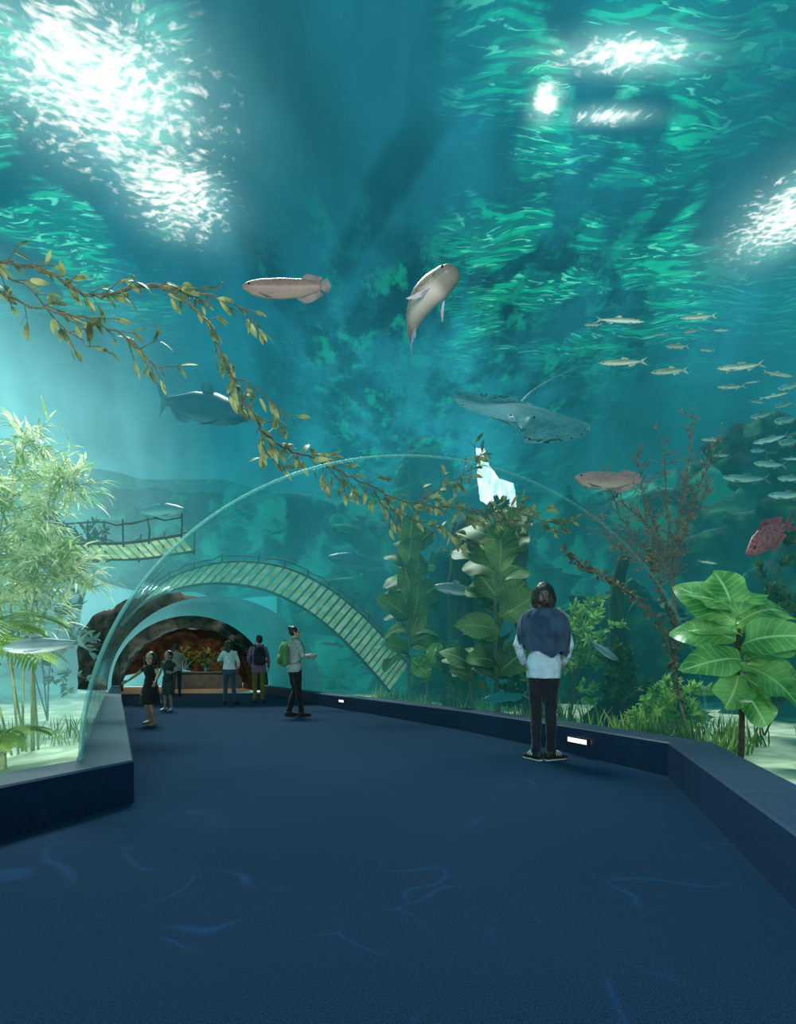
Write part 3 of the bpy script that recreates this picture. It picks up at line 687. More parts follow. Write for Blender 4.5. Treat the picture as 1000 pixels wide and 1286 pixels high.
# ------------------------------------------------------------------ fish
FT = {
 'arowana': dict(p=[(.49, .014, .018, .014), (.45, .036, .042, .03), (.38, .055, .075, .042), (.25, .072, .098, .05), (.05, .078, .105, .052), (-.15, .07, .092, .045), (-.3, .05, .058, .028), (-.39, .034, .036, .014)],
   tail=([(-.38, .033), (-.385, 0), (-.38, -.035)], [(-.46, .065), (-.5, 0), (-.46, -.065)]), dor=([(-.16, .062), (-.36, .035)], [(-.24, .115), (-.42, .07)]), ana=([(-.08, -.09), (-.36, -.04)], [(-.2, -.15), (-.42, -.08)]), pec=(.33, -.05, .15), eye=(.42, .022, .030, .013)),
 'catfish': dict(p=[(.5, .02, .02, .045), (.46, .04, .045, .065), (.36, .07, .075, .085), (.2, .098, .095, .085), (.0, .088, .09, .065), (-.2, .052, .06, .038), (-.36, .024, .024, .016)],
   tail=([(-.35, .024), (-.36, 0), (-.35, -.024)], [(-.5, .11), (-.42, 0), (-.5, -.11)]), dor=([(.2, .09), (.06, .09)], [(.12, .165), (.03, .115)]), ana=([(-.06, -.08), (-.3, -.035)], [(-.14, -.12), (-.33, -.06)]), pec=(.3, -.05, .13), eye=(.43, .0, .055, .01)),
 'slim': dict(p=[(.5, .008, .008, .008), (.42, .030, .030, .025), (.25, .046, .052, .032), (0, .046, .052, .03), (-.25, .026, .030, .016), (-.36, .014, .014, .008)],
   tail=([(-.35, .014), (-.36, 0), (-.35, -.014)], [(-.5, .08), (-.41, 0), (-.5, -.08)]), dor=([(.06, .045), (-.08, .04)], [(.02, .095), (-.12, .055)]), ana=([(-.1, -.045), (-.24, -.028)], [(-.15, -.09), (-.27, -.045)]), pec=(.3, -.03, .1), eye=(.43, .008, .020, .011)),
 'deep': dict(p=[(.5, .012, .012, .012), (.44, .06, .05, .035), (.3, .14, .11, .055), (.08, .18, .15, .06), (-.14, .14, .12, .042), (-.28, .06, .06, .022), (-.35, .04, .04, .014)],
   tail=([(-.34, .04), (-.35, 0), (-.34, -.04)], [(-.5, .13), (-.45, 0), (-.5, -.13)]), dor=([(.2, .15), (-.27, .06)], [(.08, .25), (-.33, .14)]), ana=([(.0, -.14), (-.27, -.06)], [(-.06, -.24), (-.33, -.12)]), pec=(.24, -.05, .14), eye=(.38, .03, .04, .018)),
 'arapaima': dict(p=[(.5, .035, .03, .056), (.47, .060, .055, .082), (.40, .080, .08, .100), (.26, .094, .100, .110), (.08, .094, .100, .104), (-.12, .078, .084, .078), (-.28, .052, .054, .046), (-.38, .030, .032, .018)],
   tail=([(-.37, .030), (-.38, 0), (-.37, -.032)], [(-.47, .11), (-.5, 0), (-.47, -.11)]), dor=([(-.08, .08), (-.33, .038)], [(-.16, .16), (-.40, .10)]), ana=([(-.08, -.084), (-.33, -.04)], [(-.16, -.17), (-.40, -.11)]), pec=(.3, -.055, .18), eye=(.44, .022, .084, .014)),
}
eyem = mk('fish eye', (.01, .01, .01), rough=.5, spec=.2)
def bendf(x, y, bd): return y+bd*max(0, .25-x)**2
def make_fish(ft, bodym, finm, bend=0, eyes=True):
    D = FT[ft]; e = empty('fish'); bm = bmesh.new(); rings = []; sg = 18
    pr = D['p']; xs = []
    for i in range(len(pr)-1):
        for k in range(3):
            t = k/3; t2 = t*t*(3-2*t)*.5+t*.5
            xs.append([pr[i][0]+(pr[i+1][0]-pr[i][0])*t]+[pr[i][q]+(pr[i+1][q]-pr[i][q])*t2 for q in (1, 2, 3)])
    xs.append(list(pr[-1]))
    for x, tp, bt, hw in xs:
        rings.append([bm.verts.new((x, bendf(x, hw*math.cos(2*PI*k/sg), bend), (tp if math.sin(2*PI*k/sg) > 0 else bt)*math.sin(2*PI*k/sg))) for k in range(sg)])
    for i in range(len(rings)-1):
        for k in range(sg): bm.faces.new((rings[i][k], rings[i][(k+1) % sg], rings[i+1][(k+1) % sg], rings[i+1][k]))
    v = bm.verts.new((xs[0][0]+.012, bendf(xs[0][0], 0, bend), 0)); v2 = bm.verts.new((xs[-1][0]-.005, bendf(xs[-1][0], 0, bend), 0))
    for k in range(sg): bm.faces.new((rings[0][k], v, rings[0][(k+1) % sg])); bm.faces.new((rings[-1][k], rings[-1][(k+1) % sg], v2))
    obj('body', bm, bodym, e, recalc=True)
    def interp(pl, t):
        t *= len(pl)-1; i = min(int(t), len(pl)-2); f = t-i
        return (pl[i][0]*(1-f)+pl[i+1][0]*f, pl[i][1]*(1-f)+pl[i+1][1]*f)
    for nm, key in (('tail_fin', 'tail'), ('dorsal_fin', 'dor'), ('anal_fin', 'ana')):
        ba, ou = D[key]; bm = bmesh.new(); n = 14; rw = []
        for i in range(n+1):
            t = i/n; a = interp(ba, t); b = interp(ou, t); r = []
            rnd = 1-.18*(2*t-1)**4 if key != 'tail' else 1
            for k in range(4):
                x = a[0]+(b[0]-a[0])*k/3*rnd; z = a[1]+(b[1]-a[1])*k/3*rnd
                if key != 'tail': z -= (.012 if key == 'dor' else -.012)*(k == 0)
                r.append(bm.verts.new((x, bendf(x, .0025*(-1)**i*(k > 0)+.014*math.sin(t*5+k)*(k/3), bend), z)))
            rw.append(r)
        for i in range(n):
            for k in range(3): bm.faces.new((rw[i][k], rw[i+1][k], rw[i+1][k+1], rw[i][k+1]))
        obj(nm, bm, finm, e)
    px, pz, pl = D['pec']
    hw = min(q[3] for q in pr[2:5])*.75
    for s in (-1, 1):
        bm = bmesh.new(); rw = []
        for i in range(8):
            t = i/7; ang = -.3+1.0*t; L = pl*(1-.55*t)
            r = []
            for k in range(4):
                f = k/3; r.append(bm.verts.new((px-.02*t-L*f*math.cos(ang*.6), s*(hw+L*f*(.75-.3*t)), pz-L*f*(.35+.2*t)+.002*(-1)**i)))
            rw.append(r)
        for i in range(7):
            for k in range(3): bm.faces.new((rw[i][k], rw[i+1][k], rw[i+1][k+1], rw[i][k+1]))
        obj('pectoral_fin', bm, finm, e)
    ex, ez, ey, er = D['eye']
    for s in (-1, 1):
        bm = bmesh.new(); ell(bm, (ex, s*ey, ez), (er, er*.6, er), 10, 8); obj('eye', bm, eyem, e)
    return e
def pose(e, head, tail, roll=0, tilt=.75, fat=1):
    h = P(*head); t = P(*tail); x = (h-t); L = x.length; x.normalize()
    los = ((h+t)/2-Vector((0, 0, CH))).normalized(); up = Vector((0, 0, 1)); up = up-los*(up.dot(los)*tilt)
    z = up-x*up.dot(x); z.normalize(); y = z.cross(x)
    M = Matrix((x, y, z)).transposed() @ Matrix.Rotation(roll, 3, 'X')
    e.rotation_euler = M.to_euler(); e.location = (h+t)/2; e.scale = (L, L*fat, L*fat)
def fm(name, top, belly, haze=.06, bz=(-.03, .02), sc=None, c2=None, **kw): return mk(name, top, c2 or tuple(min(1, c*1.35) for c in top), sc=5, rough=.4, haze=haze, belly=belly, bz=bz, scales=sc, spec=.3, **kw)
arm = fm('arowana skin', (.20, .10, .08), (.46, .30, .26), .045, (-.10, .03), (46, (.40, .19, .15), .5))
arf = mk('arowana fin', (.18, .11, .10), (.30, .19, .18), sc=9, rough=.5, haze=.06, trans=.3)
grm = fm('grey fish skin', (.10, .18, .20), (.60, .74, .76), .03, (-.07, -.01))
grf = mk('grey fin', (.09, .16, .18), (.16, .26, .28), sc=9, rough=.5, haze=.03, trans=.3)
tlm = fm('teal fish skin', (.03, .17, .21), (.28, .60, .64), .07, (-.06, .02))
tdm = fm('dark teal skin', (.012, .08, .12), (.10, .30, .36), .08, (-.09, -.03))
tlf = mk('teal fin', (.02, .11, .15), (.05, .17, .22), sc=9, rough=.5, haze=.09, trans=.3)
apm = fm('arapaima skin', (.13, .095, .085), (.72, .58, .54), .01, (-.085, -.005), (40, (.42, .29, .26), .55), tailc=(.50, .20, .16), headc=(.14, .13, .12))
apf = mk('lilac fin', (.50, .38, .46), (.62, .55, .85), sc=4, rough=.5, haze=.01, trans=.3)
rdm = fm('red fish skin', (.14, .03, .05), (.26, .08, .11), .03, (-.12, -.02), (30, (.52, .18, .22), .5))
rdf = mk('red fin', (.14, .03, .05), (.24, .06, .09), sc=9, rough=.5, haze=.03, trans=.3)
pkm = fm('pink fish skin', (.20, .12, .12), (.52, .38, .35), .05, (-.1, .0), (38, (.42, .25, .23), .45))
sfm = fm('silver fish skin', (.30, .32, .22), (.85, .90, .80), .08, (-.03, .02))
sff = mk('silver fin', (.34, .38, .28), (.5, .54, .42), sc=9, rough=.5, haze=.08, trans=.4)
sdm = fm('hazy silver skin', (.12, .28, .29), (.55, .75, .74), .09, (-.05, .02))
for lab, ft, bmt, fmt, hd, tl, roll, bd, fat in (
    ('long scaled pinkish-brown fish swimming left high above the hanging vine', 'arowana', arm, arf, (304, 360, 6.0), (414, 362, 6.2), 0, .25, 1.15),
    ('large grey fish with pale belly heading up and right above the stingray', 'arapaima', apm, apf, (572, 340, 4.8), (474, 418, 5.5), -.3, .75, 1.2),
    ('large hazy blue fish facing right beneath the vine', 'catfish', tdm, tlf, (312, 521, 6.6), (182, 500, 7.0), .1, .2, 1.25),
    ('teal fish swimming left above the short straight bridge', 'catfish', tlm, tlf, (232, 640, 7.2), (163, 642, 7.4), 0, .1, 1.1),
    ('grey shark-like fish among the palm fronds at lower left', 'catfish', grm, grf, (4, 814, 3.75), (112, 806, 3.95), 0, .2, 1.1),
    ('teal fish above the curved slatted bridge inside the arch', 'catfish', tdm, tlf, (412, 700, 10.0), (492, 710, 10.4), 0, .1, 1.2),
    ('grey fish with white belly between the two dark leafy columns', 'catfish', grm, grf, (546, 736, 9.2), (610, 746, 9.4), 0, .15, 1.15),
    ('pink scaled fish swimming left beside the rust brown bush', 'arowana', pkm, arf, (722, 600, 5.6), (798, 604, 5.8), 0, .2, 1.3),
    ('dark red scaled fish tilted upward at the right edge', 'deep', rdm, rdf, (938, 696, 5.0), (990, 655, 5.3), 0, .1, 1),
    ('small grey fish seen right of the green backpack', 'slim', grm, grf, (404, 808, 15.8), (440, 812, 15.8), 0, .1, 1.2),
    ('slim grey fish diving right of the standing woman', 'catfish', grm, grf, (776, 829, 7.0), (738, 803, 7.3), 0, .1, 1),
    ('dark teal fish low behind the kerb left of the standing woman', 'catfish', tdm, tlf, (608, 878, 8.2), (664, 872, 8.4), 0, .1, 1.1)):
    e = make_fish(ft, bmt, fmt, bd); pose(e, hd, tl, roll, .75, fat); tag(e, lab, 'fish')
# schools
pa = make_fish('slim', sfm, sff, .12); pb = make_fish('slim', sdm, grf, .1); first = {id(pa): True, id(pb): True}
labs = {0: 'thin pale fish, leftmost of the school and highest', 1: 'yellowish pale fish at the top of the school', 2: 'thin pale fish, lower one at the left end of the school',
        12: 'rounder silver fish with pale belly near the right edge above its twin', 14: 'broad hazy silver fish at the bottom left of the school'}
LS = [(778, 402, 62, 1, -4, pa, 5.5), (877, 398, 44, -1, 4, pa, 5.2), (782, 455, 58, -1, 2, pa, 5.6), (840, 466, 44, -1, 5, pa, 5.6), (929, 461, 56, -1, 4, pa, 5.3), (918, 486, 34, -1, 0, pa, 5.9),
      (976, 470, 40, 1, -8, pa, 5.4), (972, 497, 38, 1, 12, pa, 5.7), (850, 435, 26, -1, 0, pa, 6.4), (905, 415, 22, 1, 0, pa, 6.6), (868, 416, 18, -1, 10, pa, 6.9), (893, 552, 24, -1, 0, pa, 6.4),
      (968, 552, 44, -1, 12, pb, 5.2), (966, 583, 38, -1, -4, pb, 5.4), (936, 601, 56, -1, -3, pb, 6.0), (992, 601, 30, -1, 0, pb, 5.2), (988, 622, 46, -1, 0, pb, 5.0), (956, 522, 26, -1, 10, pb, 6.0),
      (994, 576, 28, 1, 0, pb, 5.8), (986, 528, 26, -1, 8, pb, 6.2), (888, 706, 26, 1, -8, pa, 6.0), (906, 572, 22, -1, 0, pb, 6.8), (745, 408, 22, -1, 0, pa, 7), (992, 485, 30, -1, 15, pb, 5.2),
      (830, 420, 16, -1, 5, pa, 7.2), (888, 440, 18, -1, -5, pa, 7.0), (945, 480, 18, -1, 6, pa, 6.8), (950, 505, 20, 1, -6, pa, 6.8),
      (985, 508, 24, -1, 14, pb, 6.0), (952, 566, 18, -1, 0, pb, 6.8), (990, 555, 22, -1, 10, pb, 6.2)]
for i, (px, py, L, s, tilt, pro, d) in enumerate(LS):
    if first[id(pro)]: e = pro; first[id(pro)] = False
    else: e = copy_tree(pro)
    a = math.radians(tilt); hx = px+s*L/2*math.cos(a); hy = py-s*L/2*math.sin(a)
    pose(e, (hx, hy, d), (2*px-hx, 2*py-hy, d*R.uniform(1.0, 1.06)), R.uniform(-.25, .25), R.uniform(.6, 1.0), 1.35 if pro is pb else 1)
    if i not in labs and pro is pb: e['label'] = 'small bluish silver fish schooling along the right edge'
    elif i not in labs: e['label'] = 'small slender yellowish fish schooling at upper right'
    else: e['label'] = labs[i]
    e['category'] = 'fish'; e['group'] = 'school of small silver fish on the right'
# stingray
raym = mk('ray skin', (.020, .13, .17), (.06, .23, .28), sc=3, rough=.5, haze=.045, scales=(30, (.30, .60, .62), .10), spec=.2)
e = empty('stingray'); tag(e, 'large spotted grey stingray gliding with rippled wings and thin tail', 'stingray')
bm = bmesh.new(); nu, nv = 70, 60
def rayp(u, v, side):
    au = abs(u); hw = .5*math.sin(PI*v)**.8; x = .40-.80*v+.10*(1-au)**2*math.exp(-(v/.25)**2)
    z = .045*(1-u*u)**1.8*math.sin(PI*min(1, v*1.02+.02))**.6*side*(1 if side > 0 else .4)
    z += -.03*au**2 + .045*au**2*math.sin(v*6+u*3.0+1.0)+.12*max(0, -u)**2.5-.08*max(0, u)**2
    if side > 0: z += .018*math.exp(-((au-.16)/.06)**2-((v-.22)/.07)**2)
    return Vector((x, u*hw, z))
for side in (1, -1):
    g = [[bm.verts.new(rayp(-1+2*i/nu, .01+.98*j/nv, side)) for i in range(nu+1)] for j in range(nv+1)]
    for j in range(nv):
        for i in range(nu):
            q = (g[j][i], g[j][i+1], g[j+1][i+1], g[j+1][i]); bm.faces.new(q if side < 0 else q[::-1])
bmesh.ops.remove_doubles(bm, verts=bm.verts[:], dist=.002)
obj('body', bm, raym, e)
bm = bmesh.new(); tp = smoothpath([(-.3, 0, .02), (-.5, .08, .09), (-.75, .24, .18), (-1.0, .46, .27)], 6); loft(bm, tp, [.018*(1-.9*i/len(tp)) for i in range(len(tp))], seg=8); obj('tail', bm, raym, e)
for s in (-1, 1):
    bm = bmesh.new(); ell(bm, (.245, s*.08, .058), (.010, .008, .008), 10, 8); obj('eye', bm, eyem, e)
    bm = bmesh.new(); leaf(bm, (-.33, s*.03, .0), (-1, s*.6, 0), (0, 0, 1), .09, .07, .1, 4); obj('pelvic_fin', bm, raym, e)
x = Vector((-.16, -.74, -.62)).normalized(); y = Vector((1, -.1, -.12)); y = (y-x*y.dot(x)).normalized(); z = x.cross(y)
e.rotation_euler = Matrix((x, y, z)).transposed().to_euler()
e.location = P(655, 520, 5.8); e.scale = (1.15, 1.45, 1.0)

# ------------------------------------------------------------------ people
skinm = mk('skin', (.45, .27, .19), (.52, .32, .23), sc=12, rough=.55)
hairm = mk('black hair', (.006, .006, .008), (.02, .018, .02), sc=4, rough=.45, stretch=(30, 30, 2))
lipm = mk('lips', (.28, .08, .07), rough=.5)
TOR = [(.84, .150, .105), (.93, .168, .118), (1.03, .140, .098), (1.13, .138, .096), (1.24, .158, .108), (1.33, .168, .108), (1.39, .15, .09), (1.43, .095, .07)]
def person(label, loc, rz, H=1.7, arms=None, legs=None, shirt=None, pants=None, sleeve=.5, hs=1.0, hair='short', shoe=(.01, .01, .012), vox=.007, wd=1.0,
           hem=.84, pantz=.12, vest=None, dress=None, fold=.02, twist=0, headyaw=0, sole=(.03, .03, .035)):
    s = H/1.7; e = empty('person', loc, rz); tag(e, label, 'person')
    arms = arms or [((-.225, -.03, 1.12), (-.23, .06, .88), (.05, .25, -1)), ((.225, -.03, 1.12), (.235, .08, .88), (-.05, .3, -1))]
    legs = legs or [((-.09, .03, .48), (-.095, -.02, .085), (-.2, 1)), ((.09, .01, .48), (.10, .03, .085), (.2, 1))]
    HZ = 1.585-(hs-1)*.02
    def body():
        bm = bmesh.new()
        loft(bm, [(0, .0 if z < 1.35 else -.01, z) for z, a, b in TOR], [(a*wd, b) for z, a, b in TOR])
        loft(bm, [(0, -.012, 1.38), (0, -.005, 1.46), (0, .008, 1.54)], [.06, .05, .05])
        return bm
    bm = body()
    h = lambda x, y, z: (x*hs, y*hs, HZ+z*hs)
    Ry = Matrix.Rotation(headyaw, 4, 'Z')
    hb = bmesh.new()
    ell(hb, h(0, -.005, .02), (.074*hs, .092*hs, .095*hs)); ell(hb, h(0, .022, -.045), (.056*hs, .062*hs, .068*hs)); ell(hb, h(0, .05, -.092), (.03*hs, .03*hs, .022*hs))
    loft(hb, [h(0, .078, .012), h(0, .098, -.018), h(0, .104, -.028)], [.009*hs, .013*hs, .014*hs], seg=8)
    for q in (-1, 1):
        ell(hb, h(q*.077, -.005, -.01), (.012*hs, .02*hs, .032*hs)); ell(hb, h(q*.04, .06, -.03), (.022*hs, .02*hs, .02*hs)); ell(hb, h(q*.03, .075, .03), (.024*hs, .012*hs, .008*hs))
    hb.transform(Ry); me = bpy.data.meshes.new('t'); hb.to_mesh(me); hb.free(); bm.from_mesh(me); bpy.data.meshes.remove(me)
    for q, (el, wr, fd) in zip((-1, 1), arms):
        sh = Vector((q*.165*wd, -.005, 1.375)); el = Vector(el); wr = Vector(wr); fd = Vector(fd).normalized()
        loft(bm, [(q*.08, -.005, 1.37), sh, sh.lerp(el, .5), el, el.lerp(wr, .35), wr], [.05, .050, .042, .035, .035, .024], side=(0, 1, .2), seg=12)
        n = Vector((-q, 0, 0)); n = (n-fd*n.dot(fd)).normalized(); wv = fd.cross(n)*(-1 if fd.cross(n).dot(Vector((0, 1, 0))) < 0 else 1)
        k_ = hs**.5
        loft(bm, [wr-fd*.01, wr+fd*.04*k_, wr+fd*.09*k_], [(.022, .017), (.036*k_, .014), (.038*k_, .013)], side=wv, seg=12)
        for i, L in enumerate((.07, .08, .075, .058)):
            o = wr+fd*.085*k_+wv*(.028-.0187*i)*k_; c1 = o+(fd*.92+n*.25)*L*.5*k_; c2 = c1+(fd*.75+n*.65)*L*.5*k_
            loft(bm, [o-fd*.01, c1, c2], [.0098, .0092, .008], side=wv, seg=8)
        o = wr+fd*.025+wv*.026; c1 = o+(fd*.6+wv*.75+n*.2).normalized()*.035; c2 = c1+(fd*.9+wv*.3+n*.3).normalized()*.032
        loft(bm, [o, c1, c2], [.014, .011, .009], side=n, seg=8)
    for q, (kn, an, ft) in zip((-1, 1), legs):
        kn = Vector(kn); an = Vector(an); hp = Vector((q*.082*wd, 0, .88)); ft = Vector((ft[0], ft[1], 0)).normalized()
        loft(bm, [hp, hp.lerp(kn, .45), kn, kn.lerp(an, .32)-Vector((0, .012, 0)), kn.lerp(an, .75), an], [(.082, .092), (.068, .076), (.048, .052), (.048, .054), (.034, .037), (.031, .035)], seg=14)
        g = Vector((an.x, an.y, an.z-.04))
        loft(bm, [g-ft*.045, g+ft*.03, g+ft*.11-Vector((0, 0, .012)), g+ft*.16-Vector((0, 0, .02))], [(.03, .032), (.034, .036), (.038, .024), (.03, .016)], side=(ft.y, -ft.x, 0), seg=10)
    bm.transform(Matrix.Scale(s, 4))
    solid('body', bm, skinm, e, vox, 2)
    # shoes
    shm = mk('shoe', shoe, tuple(min(1, c*1.5+.01) for c in shoe), sc=30, rough=.6); som = mk('shoe sole', sole, rough=.7)
    for q, (kn, an, ft) in zip((-1, 1), legs):
        an = Vector(an); ft = Vector((ft[0], ft[1], 0)).normalized(); g = Vector((an.x, an.y, an.z-.035)); sd = (ft.y, -ft.x, 0)
        bm = bmesh.new()
        loft(bm, [g-ft*.065, g-ft*.02, g+ft*.06, g+ft*.13-Vector((0, 0, .012)), g+ft*.18-Vector((0, 0, .02))], [(.034, .04), (.04, .046), (.044, .042), (.046, .032), (.034, .022)], side=sd, seg=12)
        loft(bm, [an-Vector((0, 0, .02)), an+Vector((0, 0, .03))], [.042, .043], seg=12)
        bm.transform(Matrix.Scale(s, 4)); so_ = solid('shoe', bm, shm, e, .007, 2)
        bm = bmesh.new(); g2 = Vector((an.x, an.y, max(.010, an.z-.075)))
        loft(bm, [g2-ft*.068, g2-ft*.03, g2+ft*.06, g2+ft*.14, g2+ft*.18], [(.028, .010), (.038, .011), (.041, .011), (.044, .011), (.028, .010)], side=sd, seg=12)
        bm.transform(Matrix.Scale(s, 4)); obj('sole', bm, som, so_)
        if vest:
            sdv = Vector(sd)
            for j in (-1, 0, 1):
                bm = bmesh.new(); mz = g+ft*(.05+.028*j)
                loft(bm, [mz+sdv*.046*math.cos(a_)+Vector((0, 0, 1))*.043*math.sin(a_)+ft*.01*math.cos(a_) for a_ in [PI*t/8 for t in range(9)]], [(.006, .004)]*9, side=ft, seg=6)
                bm.transform(Matrix.Scale(s, 4)); obj('stripe', bm, som, so_)
    def clothes_torso(bm, z0, z1, o, flare=0):
        Z = [z for z, a, b in TOR if z0 < z < z1]
        def at(z):
            for i in range(len(TOR)-1):
                if TOR[i][0] <= z <= TOR[i+1][0]:
                    f = (z-TOR[i][0])/(TOR[i+1][0]-TOR[i][0]); return [TOR[i][k]*(1-f)+TOR[i+1][k]*f for k in (1, 2)]
            return [TOR[0][1], TOR[0][2]] if z < TOR[0][0] else [TOR[-1][1], TOR[-1][2]]
        zz = [z0]+Z+[z1]
        loft(bm, [(0, -.005, z) for z in zz], [(at(z)[0]*wd+o+flare*max(0, (1.1-z)), at(z)[1]+o+flare*max(0, (1.1-z))) for z in zz], seg=24, capf=.1)
    if pants:
        bm = bmesh.new()
        clothes_torso(bm, .80, 1.0, .012)
        for q, (kn, an, ft) in zip((-1, 1), legs):
            kn = Vector(kn); an = Vector(an); hp = Vector((q*.085*wd, 0, .88)); end = an+Vector((0, 0, .0))
            P_ = [hp, hp.lerp(kn, .45), kn, kn.lerp(an, .35)-Vector((0, .01, 0)), kn.lerp(an, .75), end]
            R_ = [(.088, .103), (.075, .086), (.056, .062), (.054, .062), (.045, .052), (.047, .055)]
            if pantz > .3: P_ = P_[:3]; R_ = [(.1, .11), (.095, .1), (.085, .09)]
            loft(bm, P_, R_, seg=16, capf=.1)
        bm.transform(Matrix.Scale(s, 4)); solid('trousers', bm, pants, e, .009, 3, fold*.8, .07)
    if shirt or dress:
        bm = bmesh.new(); cm = shirt or dress
        clothes_torso(bm, hem, 1.435, .012 if vest else .016, .12 if dress else (.06 if vest else .03))
        if dress: loft(bm, [(0, 0, .9), (0, 0, .7), (0, 0, .52)], [(.2, .15), (.24, .19), (.27, .22)], seg=24, capf=.05)
        for q, (el, wr, fd) in zip((-1, 1), arms):
            sh = Vector((q*.168*wd, -.005, 1.37)); el = Vector(el); wr = Vector(wr)
            pts = [(q*.08, -.005, 1.37), sh, sh.lerp(el, .5)]; rr = [.062, .062, .050]
            if sleeve > .5: pts += [el, el.lerp(wr, .5), el.lerp(wr, .92)]; rr += [.044, .042, .033]
            loft(bm, pts, rr, side=(0, 1, .2), seg=14, capf=.1)
        bm.transform(Matrix.Scale(s, 4)); solid('dress' if dress else 'shirt', bm, cm, e, .008, 3, fold*1.1, .06)
        bm = bmesh.new(); n = 20
        loft(bm, [(.068*math.cos(2*PI*k/n), -.01+.062*math.sin(2*PI*k/n), 1.445+.01*math.sin(2*PI*k/n)*-1) for k in range(n+1)], [.014]*(n+1), side=(0, 0, 1), seg=8)
        bm.transform(Matrix.Scale(s, 4)); obj('collar', bm, cm, e)
    if vest:
        # sweater draped over the shoulders: wide at the shoulders, hanging to an uneven hem on the back
        bm = bmesh.new(); sg = 96; rws = []
        prof = [(0, .078, .066, 1.462), (.08, .122, .084, 1.446), (.17, .172, .106, 1.420), (.26, .208, .124, 1.382), (.38, .228, .140, 1.320), (.5, .236, .146, 1.255), (.62, .238, .148, 1.190), (.75, .236, .150, 1.130), (.88, .228, .152, 1.070), (1, .216, .152, 1.010)]
        for t, a_, b_, z_ in prof:
            r = []
            for k in range(sg):
                an_ = 2*PI*k/sg; sx_ = math.cos(an_); sy_ = math.sin(an_)
                e1_ = abs(sx_)**.85*(1 if sx_ > 0 else -1); e2_ = abs(sy_)**.8*(1 if sy_ > 0 else -1)
                zz = z_+t*t*(.05*abs(sx_))+.026*t*math.sin(an_*7+1)-.05*t*t*sx_
                fo = t*(1-.25*t)
                fd_ = .012*fo*(math.sin(an_*15+t*8*sx_)+.7*math.sin(an_*9-t*5))
                r.append(bm.verts.new((a_*e1_+fd_*sx_, -.012+b_*e2_+fd_*sy_, zz)))
            rws.append(r)
        for i in range(len(rws)-1):
            for k in range(sg): bm.faces.new((rws[i][k], rws[i][(k+1) % sg], rws[i+1][(k+1) % sg], rws[i+1][k]))
        bm.transform(Matrix.Scale(s, 4)); o = obj('sweater', bm, vest, e)
        m_ = o.modifiers.new('thick', 'SOLIDIFY'); m_.thickness = .010; m_ = o.modifiers.new('sub', 'SUBSURF'); m_.levels = 1; m_.render_levels = 2
        bm = bmesh.new(); n = 24
        loft(bm, [(.085*math.cos(2*PI*k/n), -.022+.074*math.sin(2*PI*k/n), 1.448+.018*math.sin(2*PI*k/n)) for k in range(n+1)], [.020]*(n+1), side=(0, 0, 1), seg=8)
        for pts_, rr_ in (([(-.15, -.08, 1.415), (-.05, -.128, 1.355), (.04, -.132, 1.340), (.15, -.085, 1.41)], .016), ([(-.20, -.07, 1.35), (-.09, -.146, 1.25), (.04, -.152, 1.20), (.18, -.10, 1.32)], .013)):
            loft(bm, pts_, [rr_*.7]+[rr_]*(len(pts_)-2)+[rr_*.7], seg=10)
        bm.transform(Matrix.Scale(s, 4)); solid('cowl', bm, vest, e, .006, 3, .010, .05)
    # hair
    bm = bmesh.new()
    ell(bm, h(0, -.022, .032), (.088*hs, .092*hs, .098*hs)); 
    if hair in ('bob', 'long'):
        ell(bm, h(0, -.030, .012), (.104*hs, .096*hs, .108*hs))
        ell(bm, h(.004, -.042, -.045), (.116*hs, .080*hs, .092*hs)); ell(bm, h(-.03, -.05, -.10), (.07*hs, .05*hs, .06*hs)); ell(bm, h(.05, -.045, -.09), (.06*hs, .05*hs, .06*hs))
        for q in (-1, 1): ell(bm, h(q*.088, -.005, -.04), (.03*hs, .05*hs, .085*hs))
    if hair == 'long': loft(bm, [h(0, -.07, -.02), h(0, -.085, -.12), h(0, -.085, -.22), h(0, -.08, -.27)], [(.08, .04), (.085, .035), (.07, .03), (.04, .02)])
    if hair == 'bun': ell(bm, h(0, -.09, .09), (.04, .04, .04))
    if hair == 'short': ell(bm, h(0, -.05, -.02), (.074*hs, .055*hs, .06*hs))
    bm.transform(Ry); bm.transform(Matrix.Scale(s, 4)); solid('hair', bm, hairm, e, .007, 2, .010, .035)
    for q in (-1, 1):
        bm = bmesh.new(); ell(bm, h(q*.031, .080, .006), (.013*hs, .008*hs, .006*hs), 10, 8); bm.transform(Ry); bm.transform(Matrix.Scale(s, 4)); obj('eye', bm, eyem, e)
    bm = bmesh.new(); ell(bm, h(0, .083, -.058), (.022*hs, .008*hs, .006*hs), 10, 8); bm.transform(Ry); bm.transform(Matrix.Scale(s, 4)); obj('mouth', bm, lipm, e)
    return e
def cloth(name, a, b=None, sc=6, r=.85): return mk(name, a, b or tuple(c*1.35 for c in a), sc=sc, rough=r, spec=.2, sheen=.2)
person('standing woman in navy sweater, pale shirt and dark jeans facing the glass', (1.40, 5.36, 0), -.25, 1.70,
       arms=[((-.240, -.03, 1.11), (-.185, .12, .92), (.5, .8, -.5)), ((.240, -.02, 1.11), (.185, .13, .92), (-.5, .8, -.5))],
       legs=[((-.068, .01, .48), (-.068, -.03, .085), (-.75, 1)), ((.068, .02, .48), (.070, -.01, .085), (1.0, .9))],
       shirt=cloth('pale blue shirt', (.40, .52, .64)), pants=cloth('charcoal jeans', (.014, .018, .028)), vest=cloth('navy sweater', (.018, .040, .085), (.036, .072, .135), 9), sleeve=1, hair='bob', hem=.79, vox=.006, wd=.86, sole=(.55, .57, .57))  # two sweater tones paint in fold shading
